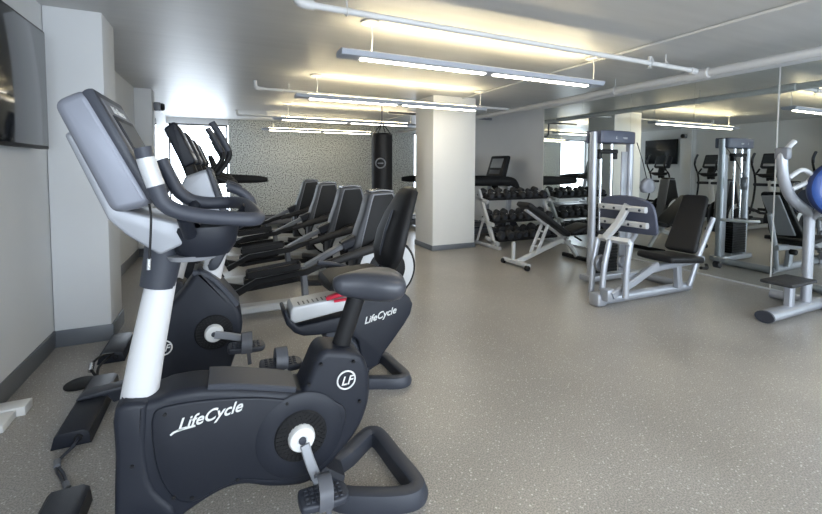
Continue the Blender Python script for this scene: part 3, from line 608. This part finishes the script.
# ------------------------------------------------------------------ elliptical trainers (four in a row)
def make_elliptical(cy):
    t = thing('elliptical_trainer', 'x', 'elliptical trainer', (0.5, cy, 0), 'elliptical trainers in the row along the left')
    part('base_rail', MB().bar([(-0.55, cy, 0.065), (1.55, cy, 0.065)], 0.13, 0.07), 'pale_silver', t)
    part('front_foot', MB().bar([(-0.50, cy - 0.30, 0.04), (-0.50, cy + 0.30, 0.04)], 0.10, 0.07), 'charcoal', t)
    part('rear_foot', MB().bar([(1.52, cy - 0.33, 0.04), (1.52, cy + 0.33, 0.04)], 0.11, 0.07), 'charcoal', t)
    part('post', MB().tube([(-0.44, cy, 0.08), (-0.37, cy, 0.40), (-0.27, cy, 0.80), (-0.24, cy, 1.12)], 0.055, 18, 4, ry=0.05, up=(1, 0, 0)), 'white_paint', t)
    part('front_shroud', MB().prism([(-0.56, 0.07), (-0.54, 0.30), (-0.46, 0.42), (-0.34, 0.42), (-0.24, 0.28), (-0.22, 0.08)], cy - 0.11, cy + 0.11, 'y', 0.03, 3, 2), 'charcoal', t)
    c = part('console', MB().prism([(-0.415, 1.645), (-0.335, 1.715), (-0.193, 1.385), (-0.285, 1.335)], cy - 0.21, cy + 0.21, 'y', 0.02, 3, 0, 0.03), 'charcoal', t)
    fa_, fb_ = V((-0.333, cy, 1.70)), V((-0.198, cy, 1.385)); d = (fb_ - fa_).normalized(); n = V((d.z, 0, -d.x)); n = n if n.x > 0 else -n
    rot = Matrix((d, V((0, 1, 0)), d.cross(V((0, 1, 0))))).transposed()
    part('screen', MB().box((fa_ + fb_) / 2 - d * 0.03 + n * 0.003, (0.2, 0.34, 0.008), 0.003, rot), 'console_screen', c)
    part('keypad', MB().box((fa_ + fb_) / 2 + d * 0.12 + n * 0.004, (0.06, 0.30, 0.008), 0.003, rot), 'silver', c)
    part('console_neck', MB().bar([(-0.24, cy, 1.08), (-0.22, cy, 1.22), (-0.28, cy, 1.42)], 0.16, 0.09, 4, up=(1, 0, 0)), 'black', t)
    part('accessory_tray', MB().super_loft([((-0.16, cy, z), a, b, (1, 0, 0), (0, 1, 0)) for z, a, b in ((1.14, 0.08, 0.12), (1.17, 0.12, 0.19), (1.23, 0.13, 0.21), (1.235, 0.11, 0.19))], 24), 'black', t)
    part('fixed_handlebar', MB().tube([(-0.12, cy - 0.17, 1.34), (-0.06, cy - 0.18, 1.27), (0.03, cy - 0.17, 1.225), (0.09, cy - 0.10, 1.215), (0.10, cy, 1.21), (0.09, cy + 0.10, 1.215), (0.03, cy + 0.17, 1.225), (-0.06, cy + 0.18, 1.27), (-0.12, cy + 0.17, 1.34)], 0.02, 12, 4), 'black', t)
    for s, dz, dx in ((-1, 0.0, 0.0), (1, 0.0, -0.05)):
        y = cy + s * 0.285
        a = part('swing_arm', MB().tube([(0.03 + dx, y, 0.30), (-0.10 + dx, y, 0.60), (-0.16 + dx, y, 0.95), (-0.13 + dx, y, 1.18), (-0.02 + dx, y - s * 0.02, 1.31), (0.055 + dx, y - s * 0.02, 1.45), (0.0 + dx, y, 1.58), (-0.07 + dx, y - s * 0.01, 1.70)], 0.021, 12, 5), 'black', t)
        part('grip', MB().tube([(0.045 + dx, y - s * 0.016, 1.48), (0.0 + dx, y, 1.58), (-0.072 + dx, y - s * 0.01, 1.702)], 0.026, 12, 4), 'grip_foam', a)
        part('arm_pivot', MB().cyl((-0.16 + dx, cy + s * 0.05, 0.98), (-0.16 + dx, y + s * 0.03, 0.98), 0.034, 16, 0.006), 'charcoal', a)
        # lever from the swing arm back to the rear crank
        zr = 0.60 if s < 0 else 0.14
        zf, zm = (0.25, 0.40) if s < 0 else (0.24, 0.22)
        y2 = cy + s * 0.235
        l = MB().bar([(0.03 + dx, y2, zf), (0.25 + dx, y2, zm - 0.035), (0.68, y2, zm + 0.01), (0.78, y2, zm + 0.05 * (-s)), (1.35, y2, zr - 0.01)], 0.05, 0.055)
        lv = part('pedal_lever', l, 'black', t)
        part('end_cap', MB().tube([(0.90, y2, zr - (0.13 if s < 0 else -0.09)), (1.20, y2, zr - (0.055 if s < 0 else -0.03)), (1.48, y2, zr + 0.012)], 0.045, 14, scale=[0.75, 0.95, 1.1]), 'rubber', lv)
        z0 = zm + 0.005; tl = 0.10
        fp = MB(); out = [(0.17, -0.065), (0.23, -0.075), (0.55, -0.08), (0.61, -0.06), (0.61, 0.06), (0.55, 0.08), (0.23, 0.075), (0.17, 0.065)]
        out = [(p.x, p.y) for p in spline([(x, q, 0) for x, q in out], 3, True)]
        zz = lambda x: z0 + (x - 0.17) * tl
        fp.ring_skin([[(x, y2 - 0.0 + q, zz(x)) for x, q in offset2(out, 0.012)], [(x, y2 + q, zz(x) + 0.012) for x, q in out], [(x, y2 + q, zz(x) + 0.058) for x, q in out], [(x, y2 + q, zz(x) + 0.060) for x, q in offset2(out, 0.006)], [(x, y2 + q, zz(x) + 0.028) for x, q in offset2(out, 0.014)]])
        po = part('foot_pedal', fp, 'black', lv)
        part('tread', MB().ring_skin([[(x, y2 + q, zz(x) + 0.029) for x, q in offset2(out, 0.016)], [(x, y2 + q, zz(x) + 0.033) for x, q in offset2(out, 0.018)]]), 'tread', po)
        # crank disc with its pale ring
        yd = cy + s * 0.165; cx, cz = 1.46, 0.345
        d_ = part('crank_disc', MB().lathe([(0.30, 0), (0.31, 0.008), (0.31, 0.03), (0.298, 0.036), (0.05, 0.036), (0.04, 0.05), (0.001, 0.05)], (cx, yd - s * 0.0, cz), (0, s, 0), 48), 'black', t)
        part('disc_ring', MB().lathe([(0.195, 0.0), (0.195, 0.006), (0.285, 0.006), (0.285, 0.0), (0.195, 0.0)], (cx, yd + s * 0.035, cz), (0, s, 0), 48), 'pale_silver', d_)
    sh = part('drive_shroud', MB().prism([(1.14, 0.10), (1.15, 0.55), (1.20, 0.72), (1.265, 0.90), (1.31, 1.07), (1.345, 1.10), (1.56, 1.11), (1.585, 1.09), (1.66, 0.70), (1.74, 0.30), (1.73, 0.10)], cy - 0.10, cy + 0.10, 'y', 0.03, 4), 'shroud_grey', t)
    for s in (-1, 1):
        y = cy + s * 0.103
        po = part('trim_border', MB().prism([(1.20, 0.50), (1.244, 0.68), (1.334, 1.03), (1.352, 1.08), (1.560, 1.09), (1.576, 1.06), (1.658, 0.68), (1.69, 0.50)], y - 0.002, y + s * 0.006, 'y', 0.001, 2), 'mid_grey', sh)
        part('side_panel', MB().prism([(1.210, 0.49), (1.254, 0.68), (1.343, 1.02), (1.362, 1.07), (1.552, 1.08), (1.566, 1.05), (1.648, 0.68), (1.68, 0.49)], y, y + s * 0.010, 'y', 0.002, 2), 'black', po)
    part('top_cap', MB().bar([(1.335, cy, 1.105), (1.45, cy, 1.12), (1.575, cy, 1.108)], 0.17, 0.02, 4), 'gloss_cap', sh)
    part('front_nose', MB().bar([(0.70, cy, 0.395), (0.90, cy, 0.495), (1.10, cy, 0.59)], 0.10, 0.05), 'mid_grey', t)
    part('nose_fairing', MB().bar([(1.06, cy, 0.565), (1.14, cy, 0.60), (1.22, cy, 0.63)], 0.14, 0.10), 'charcoal', t)
    part('nose_support', MB().bar([(0.70, cy, 0.09), (0.68, cy, 0.41)], 0.08, 0.06, up=(1, 0, 0)), 'mid_grey', t)
    return t
el = make_elliptical(3.93)
el['label'] = 'nearest of the four black elliptical trainers, right behind the recumbent bike'
dup(el, (0.5, 5.0, 0), 'second black elliptical trainer in the row, counted from the bikes')
dup(el, (0.5, 6.25, 0), 'third black elliptical trainer in the row, counted from the bikes')
dup(el, (0.5, 7.55, 0), 'farthest elliptical trainer of the row, before the speckled wall')

# ------------------------------------------------------------------ treadmills
def make_treadmill():
    """front end at +X; built about the origin at deck centre"""
    t = thing('treadmill', 'x', 'treadmill', (0, 0, 0), 'treadmills at the far end of the room')
    part('deck', MB().box((-0.05, 0, 0.13), (1.75, 0.72, 0.12), 0.02), 'mid_grey', t)
    part('belt', MB().box((-0.12, 0, 0.193), (1.55, 0.52, 0.010), 0.003), 'rubber', t)
    for s in (-1, 1):
        part('side_rail', MB().box((-0.12, s * 0.315, 0.20), (1.6, 0.09, 0.03), 0.008), 'dark_grey', t)
        part('foot', MB().cyl((-0.8, s * 0.28, 0), (-0.8, s * 0.28, 0.09), 0.035, 14, 0.004).cyl((0.75, s * 0.28, 0), (0.75, s * 0.28, 0.09), 0.035, 14, 0.004), 'black', t)
        part('upright', MB().bar([(0.62, s * 0.36, 0.12), (0.64, s * 0.36, 0.6), (0.70, s * 0.355, 1.0)], 0.06, 0.10, 4, up=(1, 0, 0)), 'frame_silver', t)
        part('handrail', MB().tube([(-0.42, s * 0.36, 1.07), (-0.2, s * 0.36, 1.075), (0.30, s * 0.36, 1.085), (0.60, s * 0.36, 1.08), (0.76, s * 0.36, 1.04), (0.86, s * 0.36, 0.92), (0.88, s * 0.36, 0.86)], 0.045, 14, 4, ry=0.095, scale=[0.5, 0.8, 1.0, 1.05, 1.0, 0.7, 0.5]), 'black', t)
    part('motor_hood', MB().prism([(0.42, 0.19), (0.50, 0.27), (0.72, 0.31), (0.86, 0.25), (0.90, 0.08), (0.42, 0.08)], -0.37, 0.37, 'y', 0.03, 3, 2), 'charcoal', t)
    part('crossbar', MB().bar([(0.66, -0.36, 1.07), (0.66, 0.36, 1.07)], 0.16, 0.10), 'black', t)
    c = part('console', MB().prism([(0.535, 1.12), (0.535, 1.19), (0.675, 1.60), (0.765, 1.58), (0.745, 1.50), (0.64, 1.12)], -0.27, 0.27, 'y', 0.02, 3, 0, 0.05), 'black', t)
    d = V((0.135, 0, 0.38)).normalized(); rot = Matrix((d, V((0, 1, 0)), d.cross(V((0, 1, 0))))).transposed()
    part('screen', MB().box((0.615, 0, 1.44), (0.20, 0.36, 0.012), 0.004, rot), 'display_grey', c)
    part('keypad', MB().box((0.556, 0, 1.265), (0.08, 0.34, 0.012), 0.004, rot), 'dark_grey', c)
    part('console_mast', MB().bar([(0.66, 0, 1.07), (0.64, 0, 1.20)], 0.24, 0.07, up=(1, 0, 0)), 'black', t)
    return t
tm = make_treadmill(); tm.location = (4.50, 6.90, 0)
tm['label'] = 'black treadmill with a raised console behind the dumbbell rack'
dup(tm, (4.28, 8.55, 0), 'treadmill mostly hidden behind the square pillar, one handrail end showing')
dup(tm, (0.48, 9.85, 0), 'treadmill by the bright window, its long black handrail before the speckled wall', R(180))

# ------------------------------------------------------------------ heavy bag
hb_ = thing('punching_bag', 'black hanging punching bag before the speckled back wall', 'punching bag', (2.64, 7.0, 0.85))
bg = part('bag', MB().lathe([(0.16, 0.0), (0.185, 0.02), (0.19, 0.06), (0.19, 1.06), (0.185, 1.09), (0.165, 1.11), (0.02, 1.12)], (2.64, 7.0, 0.85), (0, 0, 1), 32), 'vinyl', hb_)
part('logo_ring', MB().torus((2.55, 6.833, 1.42), (0.09, 0.167, 0), 0.085, 0.012, 28, 6).box((2.55, 6.833, 1.42), (0.10, 0.02, 0.022), 0.003, Matrix.Rotation(R(-28), 3, 'Z')), 'mid_grey', bg)
for k in range(4):
    a = math.pi / 4 + k * math.pi / 2
    part('strap', MB().tube([(2.64 + 0.17 * math.cos(a), 7 + 0.17 * math.sin(a), 1.95), (2.64 + 0.02 * math.cos(a), 7 + 0.02 * math.sin(a), 2.13)], 0.008, 8), 'black', hb_)
part('chain', MB().tube([(2.64, 7.0, 2.12), (2.64, 7.0, 2.47)], 0.011, 8), 'mid_grey', hb_)
part('ceiling_bracket', MB().box((2.64, 7.0, 2.485), (0.16, 0.10, 0.03), 0.004), 'mid_grey', hb_)

# ------------------------------------------------------------------ dumbbell rack and dumbbells
rk = thing('dumbbell_rack', 'three-tier silver dumbbell rack against the mirror end, behind the bench', 'rack', (4.76, 5.75, 0))
for x in (4.07, 5.44):
    part('upright', MB().bar([(x, 5.52, 0.06), (x, 6.0, 0.95)], 0.05, 0.08, up=(0, 1, 0)), 'pale_silver', rk)
    part('foot', MB().bar([(x, 5.38, 0.035), (x, 6.10, 0.035)], 0.06, 0.06), 'pale_silver', rk)
    part('brace', MB().bar([(x, 6.04, 0.05), (x, 5.80, 0.56)], 0.04, 0.04, up=(0, 1, 0)), 'pale_silver', rk)
tiers = [(5.92, 0.835), (5.76, 0.465), (5.62, 0.17)]
tilt = R(14)
for y, z in tiers:
    rot = Matrix.Rotation(tilt, 3, 'X')
    part('shelf', MB().box((4.755, y, z), (1.36, 0.30, 0.02), 0.004, rot).box((4.755, y - 0.15, z - 0.025), (1.36, 0.016, 0.05), 0.004, rot), 'black', rk)
    for x in (4.07, 5.44):
        part('shelf_bracket', MB().bar([(x, y + 0.14, z - 0.01), (x, y - 0.20, z - 0.07)], 0.05, 0.06), 'pale_silver', rk)
ordn = ['first', 'second', 'third', 'fourth', 'fifth', 'sixth', 'seventh', 'eighth']
tn = ['top', 'middle', 'bottom']
cd = Vector((0, math.cos(tilt), math.sin(tilt)))
def make_dumbbell(c, r):
    t = thing('dumbbell', 'x', 'dumbbell', c, 'dumbbells on the rack')
    d = cd; c = V(c)
    for s in (-1, 1):
        h = part('head', MB().lathe([(r * 0.82, 0), (r, 0.012), (r, 0.085), (r * 0.82, 0.098)], c + d * (s * 0.065), d * s, 12), 'rubber', t, 30)
        part('end_plate', MB().lathe([(r * 0.55, 0), (r * 0.55, 0.003), (0.001, 0.004)], c + d * (s * 0.164), d * s, 16), 'dark_grey', h)
    part('handle', MB().lathe([(0.014, -0.07), (0.0165, -0.03), (0.0175, 0), (0.0165, 0.03), (0.014, 0.07)], c, d, 12), 'chrome', t)
    return t
protos = {}
for ti, (y, z) in enumerate(tiers):
    for k in range(8):
        r = (0.056, 0.064, 0.071)[ti]
        x = 4.175 + k * 0.166
        c = V((x, y, z)) + Vector((0, -math.sin(tilt), math.cos(tilt))) * (r + 0.011)
        lab = 'black dumbbell, %s from the left on the rack\'s %s shelf' % (ordn[k], tn[ti])
        if ti not in protos: o = protos[ti] = make_dumbbell(c, r); o['label'] = lab
        else:
            f = random.choice((0.86, 0.92, 1.0, 1.06, 1.1)); n = Vector((0, -math.sin(tilt), math.cos(tilt)))
            o = dup(protos[ti], c + n * (r * (f - 1)) + Vector((random.uniform(-0.008, 0.008), 0, 0)), lab); o.scale = (f, f, f)

# ------------------------------------------------------------------ adjustable bench
bn = thing('weight_bench', 'adjustable black padded bench on a silver frame before the dumbbell rack', 'bench', (4.1, 4.4, 0))
cy = 4.40
part('front_foot', MB().bar([(3.62, 4.16, 0.06), (3.62, 4.68, 0.06)], 0.055, 0.055), 'pale_silver', bn)
for y in (4.17, 4.67): part('wheel', MB().cyl((3.60, y - 0.025, 0.035), (3.60, y + 0.025, 0.035), 0.035, 16, 0.005), 'black', bn)
part('rear_foot', MB().bar([(4.72, 4.14, 0.035), (4.72, 4.66, 0.035)], 0.06, 0.06), 'black', bn)
part('handle_post', MB().bar([(3.62, cy + 0.08, 0.06), (3.62, cy + 0.08, 0.33)], 0.045, 0.045, up=(1, 0, 0)), 'pale_silver', bn)
part('main_beam', MB().bar([(3.62, cy, 0.07), (4.48, cy, 0.335)], 0.05, 0.07), 'pale_silver', bn)
part('rear_leg', MB().bar([(4.42, cy, 0.36), (4.60, cy, 0.20), (4.72, cy, 0.05)], 0.05, 0.06), 'pale_silver', bn)
for y in (cy - 0.06, cy + 0.06): part('ladder_rail', MB().bar([(3.90, y, 0.16), (4.10, y, 0.56)], 0.02, 0.05, up=(1, 0, 0)), 'pale_silver', bn)
for k in range(3): part('ladder_rung', MB().cyl((3.95 + 0.05 * k, cy - 0.07, 0.26 + 0.1 * k), (3.95 + 0.05 * k, cy + 0.07, 0.26 + 0.1 * k), 0.012, 10), 'pale_silver', bn)
part('back_support', MB().bar([(3.76, cy, 0.78), (4.42, cy, 0.37)], 0.06, 0.05), 'pale_silver', bn)
part('seat_support', MB().bar([(4.36, cy, 0.36), (4.80, cy, 0.43)], 0.05, 0.05), 'pale_silver', bn)
def pad(name, p0, p1, hw, th, t, mat='vinyl', n=(0, 1, 0), wtop=None):
    a, b = V(p0), V(p1); d = (b - a).normalized(); A = V(n).normalized(); B = d.cross(A).normalized(); L = (b - a).length
    w2 = wtop or hw; secs = []
    for s, k, q in ((0, 0.8, 0.45), (0.012, 0.94, 0.85), (0.035, 1, 1), (L - 0.035, 1, 1), (L - 0.012, 0.94, 0.85), (L, 0.8, 0.45)):
        secs.append((a + d * s, (hw + (w2 - hw) * s / L) * k, th / 2 * q, A, B))
    return part(name, MB().super_loft(secs, 32, 5.0), mat, t, 50)
pad('back_pad', (3.70, cy, 0.865), (4.46, cy, 0.395), 0.14, 0.075, bn)
pad('seat_pad', (4.47, cy, 0.415), (4.86, cy, 0.51), 0.15, 0.07, bn)
part('pull_pin', MB().cyl((4.62, cy - 0.04, 0.36), (4.70, cy - 0.10, 0.30), 0.014, 10, 0.003), 'black', bn)

# ------------------------------------------------------------------ leg press with its weight tower
lp = thing('leg_press', 'silver seated leg press machine with grey foot plate and weight tower', 'exercise machine', (3.9, 2.8, 0))
part('base_rail', MB().tube([(3.30, 2.83, 0.05), (4.68, 2.78, 0.05)], 0.042, 16, ry=0.05), 'frame_silver', lp)
part('end_foot', MB().box((3.33, 2.83, 0.065), (0.13, 0.13, 0.13), 0.03), 'frame_silver', lp)
part('cross_rail', MB().tube([(4.64, 2.76, 0.045), (4.64, 3.46, 0.045)], 0.042, 14, ry=0.045), 'frame_silver', lp)
part('backrest_post', MB().tube([(4.62, 2.74, 0.06), (4.74, 2.72, 0.40), (4.94, 2.70, 0.80)], 0.026, 14, ry=0.032, up=(1, 0, 0)), 'frame_silver', lp)
part('end_cap', MB().cyl((4.74, 2.50, 0.335), (4.74, 2.57, 0.335), 0.035, 16, 0.008), 'black', lp)
part('seat_beam', MB().bar([(3.55, 2.72, 0.28), (4.10, 2.72, 0.33), (4.76, 2.70, 0.36)], 0.06, 0.07), 'frame_silver', lp)
part('seat_post', MB().bar([(4.40, 2.72, 0.08), (4.36, 2.72, 0.36)], 0.07, 0.07, up=(1, 0, 0)), 'frame_silver', lp)
pad('seat_pad', (3.95, 2.70, 0.455), (4.48, 2.70, 0.405), 0.20, 0.075, lp)
pad('backrest', (4.40, 2.72, 0.47), (4.74, 2.77, 1.05), 0.165, 0.07, lp, wtop=0.125)
part('backrest_shell', MB().bar([(4.47, 2.72, 0.50), (4.79, 2.77, 1.01)], 0.19, 0.022, up=(1, 0, 0)), 'frame_silver', lp)
part('seat_handle', MB().tube([(4.45, 2.48, 0.37), (4.35, 2.42, 0.36), (4.22, 2.40, 0.38)], 0.016, 10, 4), 'black', lp)
# foot plate with two cross bars
pl = MB(); out = []
for a, b in ((-0.305, -0.10), (-0.29, 0.09), (-0.22, 0.155), (-0.10, 0.185), (0.05, 0.19), (0.20, 0.165), (0.285, 0.10), (0.305, -0.10), (0.29, -0.165), (0.22, -0.18), (-0.22, -0.17), (-0.29, -0.155)): out.append((a, b))
pl.prism(out, -0.016, 0.016, 'x', 0.01, 3, 3)
prot = Matrix.Rotation(R(-10), 3, 'Y'); pc = V((3.55, 2.71, 0.90))
for v in pl.bm.verts: v.co = pc + prot @ v.co
fp = part('foot_plate', pl, 'slate', lp)
for dz in (0.075, -0.075):
    b = MB().bar([pc + prot @ V((-0.04, -0.235, dz)), pc + prot @ V((-0.04, 0.265, dz))], 0.05, 0.055)
    bo = part('plate_bar', b, 'pale_silver', fp)
    for k in (-0.19, -0.06, 0.08, 0.20): part('bolt', MB().cyl(pc + prot @ V((-0.064, k, dz)), pc + prot @ V((-0.072, k, dz)), 0.012, 10), 'dark_grey', bo)
part('push_arm', MB().bar([(3.50, 2.66, 1.0), (3.47, 2.74, 0.82), (3.42, 2.84, 0.66)], 0.07, 0.05, 3, up=(1, 0, 0)), 'pale_silver', lp)
part('pivot_bar', MB().bar([(3.43, 2.92, 0.655), (3.46, 2.60, 0.655)], 0.06, 0.065, r=0.03), 'pale_silver', lp)
for y, x0, x1, z1 in ((2.93, 3.43, 3.35, 0.10), (2.80, 3.44, 3.35, 0.16), (2.62, 3.50, 3.45, 0.12)):
    part('link_arm', MB().tube([(x0, y, 0.65), ((x0 + x1) / 2 - 0.02, y, 0.40), (x1, y, z1)], 0.026, 14, 4, ry=0.032), 'frame_silver', lp)
part('link_arm', MB().bar([(3.46, 2.62, 0.62), (3.62, 2.66, 0.72)], 0.04, 0.05), 'frame_silver', lp)
part('pulley', MB().cyl((3.42, 2.86, 0.40), (3.42, 2.90, 0.40), 0.085, 22, 0.01).cyl((3.42, 2.845, 0.40), (3.42, 2.86, 0.40), 0.03, 14), 'mid_grey', lp)
part('pulley', MB().cyl((3.52, 2.70, 0.44), (3.52, 2.74, 0.44), 0.06, 22, 0.01), 'mid_grey', lp)
part('brace', MB().bar([(3.36, 2.70, 0.13), (3.62, 2.66, 0.25), (3.95, 2.66, 0.38)], 0.05, 0.075), 'frame_silver', lp)
part('pivot_block', MB().box((3.36, 2.74, 0.13), (0.12, 0.10, 0.12), 0.02), 'frame_silver', lp)
# the tower
tw = 3.46
for x, r in ((3.935, 0.042), (4.555, 0.042)):
    part('tower_post', MB().tube([(x, tw, 0.03), (x, tw, 1.77)], r, 18, ry=0.045, up=(0, 1, 0)), 'frame_silver', lp)
hd = [(3.95, 3.40), (3.96, 3.365), (4.08, 3.34), (4.23, 3.33), (4.38, 3.34), (4.52, 3.37), (4.57, 3.42), (4.57, 3.52), (4.53, 3.54), (3.96, 3.54), (3.92, 3.52)]
hd_ = part('tower_head', MB().prism(hd, 1.64, 1.785, 'z', 0.015, 3, 3), 'slate', lp)
text_part('lettering', 'LifeFitness', hd_, (4.15, 3.333, 1.69), (1, -0.01, 0), (0, 0, 1), 0.045, 'pale_silver', 0.25, 0.001)
part('tower_base', MB().box((4.23, tw, 0.055), (0.76, 0.18, 0.07), 0.015), 'frame_silver', lp)
for x in (4.06, 4.24): part('guide_rod', MB().cyl((x, tw, 0.08), (x, tw, 1.65), 0.014, 12), 'chrome', lp)
part('stack_yoke', MB().bar([(4.0, tw, 1.545), (4.30, tw, 1.545)], 0.08, 0.05).box((4.02, tw, 1.50), (0.06, 0.06, 0.09), 0.01).box((4.28, tw, 1.50), (0.06, 0.06, 0.09), 0.01), 'black', lp)
for k in range(14): part('weight_plate', MB().box((4.15, tw, 0.125 + k * 0.036), (0.34, 0.115, 0.032), 0.003), 'black', lp)
part('side_shield', MB().box((4.46, tw, 0.80), (0.10, 0.02, 1.5), 0.004), 'frame_silver', lp)
part('cable', MB().tube([(4.60, 3.40, 1.66), (4.54, 3.28, 1.45), (4.52, 3.20, 1.22)], 0.005, 6), 'black', lp)
part('cable_pulley', MB().super_loft([((4.52, 3.19, z), a, 0.035, (1, -0.4, 0), (0.4, 1, 0)) for z, a in ((1.06, 0.045), (1.075, 0.07), (1.12, 0.085), (1.19, 0.07), (1.225, 0.035), (1.23, 0.02))], 20, 3.0), 'mid_grey', lp)
part('range_lever', MB().tube([(4.58, 3.42, 0.62), (4.46, 3.16, 0.62), (4.34, 3.08, 0.62)], 0.022, 12, 3), 'pale_silver', lp)

# ------------------------------------------------------------------ machine at the right edge
rm = thing('exercise_machine', 'silver machine with a round blue pad at the right edge, before the mirror', 'exercise machine', (4.8, 1.9, 0))
part('base_rail', MB().tube([(4.29, 1.90, 0.055), (5.24, 1.90, 0.055)], 0.07, 18, ry=0.05), 'frame_silver', rm)
part('end_cap', MB().tube([(4.275, 1.90, 0.055), (4.30, 1.90, 0.055)], 0.072, 18, ry=0.052), 'dark_grey', rm)
part('cross_rail', MB().tube([(5.18, 1.55, 0.05), (5.18, 2.25, 0.05)], 0.05, 16, ry=0.045), 'frame_silver', rm)
part('upright', MB().tube([(4.99, 1.90, 0.08), (4.99, 1.90, 0.50), (4.985, 1.90, 0.84), (4.95, 1.90, 0.945), (4.81, 1.90, 1.005), (4.62, 1.90, 1.10), (4.50, 1.90, 1.24), (4.45, 1.90, 1.40), (4.46, 1.90, 1.48)], 0.04, 16, 5, ry=0.046, up=(1, 0, 0.1)), 'frame_silver', rm)
part('arm_grip', MB().tube([(4.46, 1.90, 1.46), (4.51, 1.89, 1.53), (4.57, 1.87, 1.59)], 0.022, 12, 3), 'pale_silver', rm)
part('arm_bracket', MB().box((4.46, 1.90, 1.48), (0.09, 0.10, 0.11), 0.02), 'mid_grey', rm)
part('curved_handle', MB().tube([(4.51, 1.87, 1.27), (4.60, 1.82, 1.34), (4.72, 1.80, 1.29), (4.69, 1.82, 1.23), (4.57, 1.87, 1.17)], 0.02, 12, 5), 'pale_silver', rm)
part('step_plate', MB().box((4.66, 1.90, 0.33), (0.44, 0.24, 0.03), 0.01), 'rubber', rm)
part('step_post', MB().bar([(4.68, 1.90, 0.06), (4.68, 1.90, 0.33)], 0.07, 0.07, up=(1, 0, 0)), 'frame_silver', rm)
pdn = V((-0.70, -0.70, 0.05)).normalized(); pcn = V((4.86, 1.62, 1.17))
bp2 = part('round_pad', MB().lathe([(0.235, -0.05), (0.262, -0.035), (0.27, 0.0), (0.262, 0.03), (0.245, 0.042)], pcn, pdn, 48), 'blue_rim', rm, 60)
part('pad_face', MB().lathe([(0.255, 0.030), (0.247, 0.046), (0.18, 0.055), (0.001, 0.06)], pcn, pdn, 48), 'blue_pad', bp2, 60)
part('pad_arm', MB().tube([(4.985, 1.90, 0.86), (4.96, 1.80, 1.02), (4.88, 1.70, 1.14), pcn - pdn * 0.04], 0.03, 14, 4), 'frame_silver', rm)

# ------------------------------------------------------------------ floor power raceways and the white plinth
def raceway(x0, x1, y0, y1, label, bracket):
    t = thing('cable_raceway', label, 'cable cover', ((x0 + x1) / 2, (y0 + y1) / 2, 0), 'black cable raceways on the floor')
    xm = (x0 + x1) / 2
    prof = [(x0, 0.0), (x0 + 0.015, 0.06), (x0 + 0.03, 0.075), (x1 - 0.03, 0.075), (x1 - 0.008, 0.06), (x1, 0.0)]
    part('cover', MB().prism(prof, y0, y1, 'y', 0.006, 2), 'charcoal', t)
    part('cable_hole', MB().lathe([(0.018, 0), (0.018, 0.006), (0.010, 0.007), (0.009, 0.001), (0.001, 0.001)], (xm + 0.03, y0 + 0.002, 0.04), (0, -1, 0), 16), 'black', t)
    if bracket:
        part('flared_clip', MB().prism([(x0 + 0.02, 0.076), (x0 + 0.05, 0.10), (x1 + 0.10, 0.12), (x1 + 0.14, 0.09), (x1 + 0.13, 0.05), (x1 + 0.03, 0.03), (x1, 0.078)], y0 + 0.30, y0 + 0.39, 'y', 0.01, 2), 'dark_grey', t)
    return t
raceway(-0.765, -0.605, 2.41, 3.02, 'black cable raceway on the floor left of the bike, with a flared clip', True)
raceway(-0.66, -0.50, 1.45, 1.99, 'black cable raceway at the bottom edge, nearest the camera', False)
raceway(-0.80, -0.64, 3.35, 3.72, 'black cable raceway by the left column, behind the white post', False)
t = thing('power_cable', 'grey cable with a metal connector between the two nearest floor raceways', 'cable', (-0.63, 2.2, 0))
part('cord', MB().tube([(-0.655, 2.405, 0.04), (-0.665, 2.36, 0.03), (-0.70, 2.29, 0.010), (-0.655, 2.20, 0.008), (-0.61, 2.10, 0.008), (-0.575, 2.03, 0.02), (-0.57, 1.985, 0.05)], 0.006, 8, 5).tube([(-0.66, 2.38, 0.02), (-0.70, 2.27, 0.012), (-0.645, 2.15, 0.008), (-0.60, 2.04, 0.012)], 0.005, 8, 4), 'dark_grey', t)
for p, q in (((-0.705, 2.30, 0.014), (-0.69, 2.25, 0.014)), ((-0.625, 2.12, 0.014), (-0.605, 2.075, 0.014))): part('connector', MB().cyl(p, q, 0.013, 12, 0.003), 'mid_grey', t)
t = thing('power_cable', 'looped black cable with a round floor pad behind the long raceway', 'cable', (-0.75, 3.2, 0))
part('cord', MB().tube([(-0.72, 3.03, 0.05), (-0.76, 3.08, 0.09), (-0.77, 3.16, 0.10), (-0.74, 3.26, 0.10), (-0.70, 3.36, 0.06)], 0.008, 8, 5).tube([(-0.71, 3.03, 0.04), (-0.735, 3.10, 0.03), (-0.75, 3.20, 0.05), (-0.72, 3.36, 0.05)], 0.008, 8, 5), 'black', t)
part('connector', MB().cyl((-0.762, 3.07, 0.085), (-0.772, 3.14, 0.10), 0.015, 12, 0.003), 'chrome', t)
part('floor_pad', MB().lathe([(0.085, 0), (0.085, 0.008), (0.075, 0.014), (0.001, 0.016)], (-0.82, 3.10, 0.0), (0, 0, 1), 24), 'black', t)
t = thing('plinth', 'low white two-step plinth on the floor against the left wall', 'plinth', (-1.08, 2.85, 0))
part('lower_step', MB().box((-1.087, 2.76, 0.02), (0.115, 0.16, 0.04), 0.005), 'white_plastic', t)
part('upper_step', MB().box((-1.068, 2.875, 0.025), (0.152, 0.10, 0.05), 0.005), 'white_plastic', t)
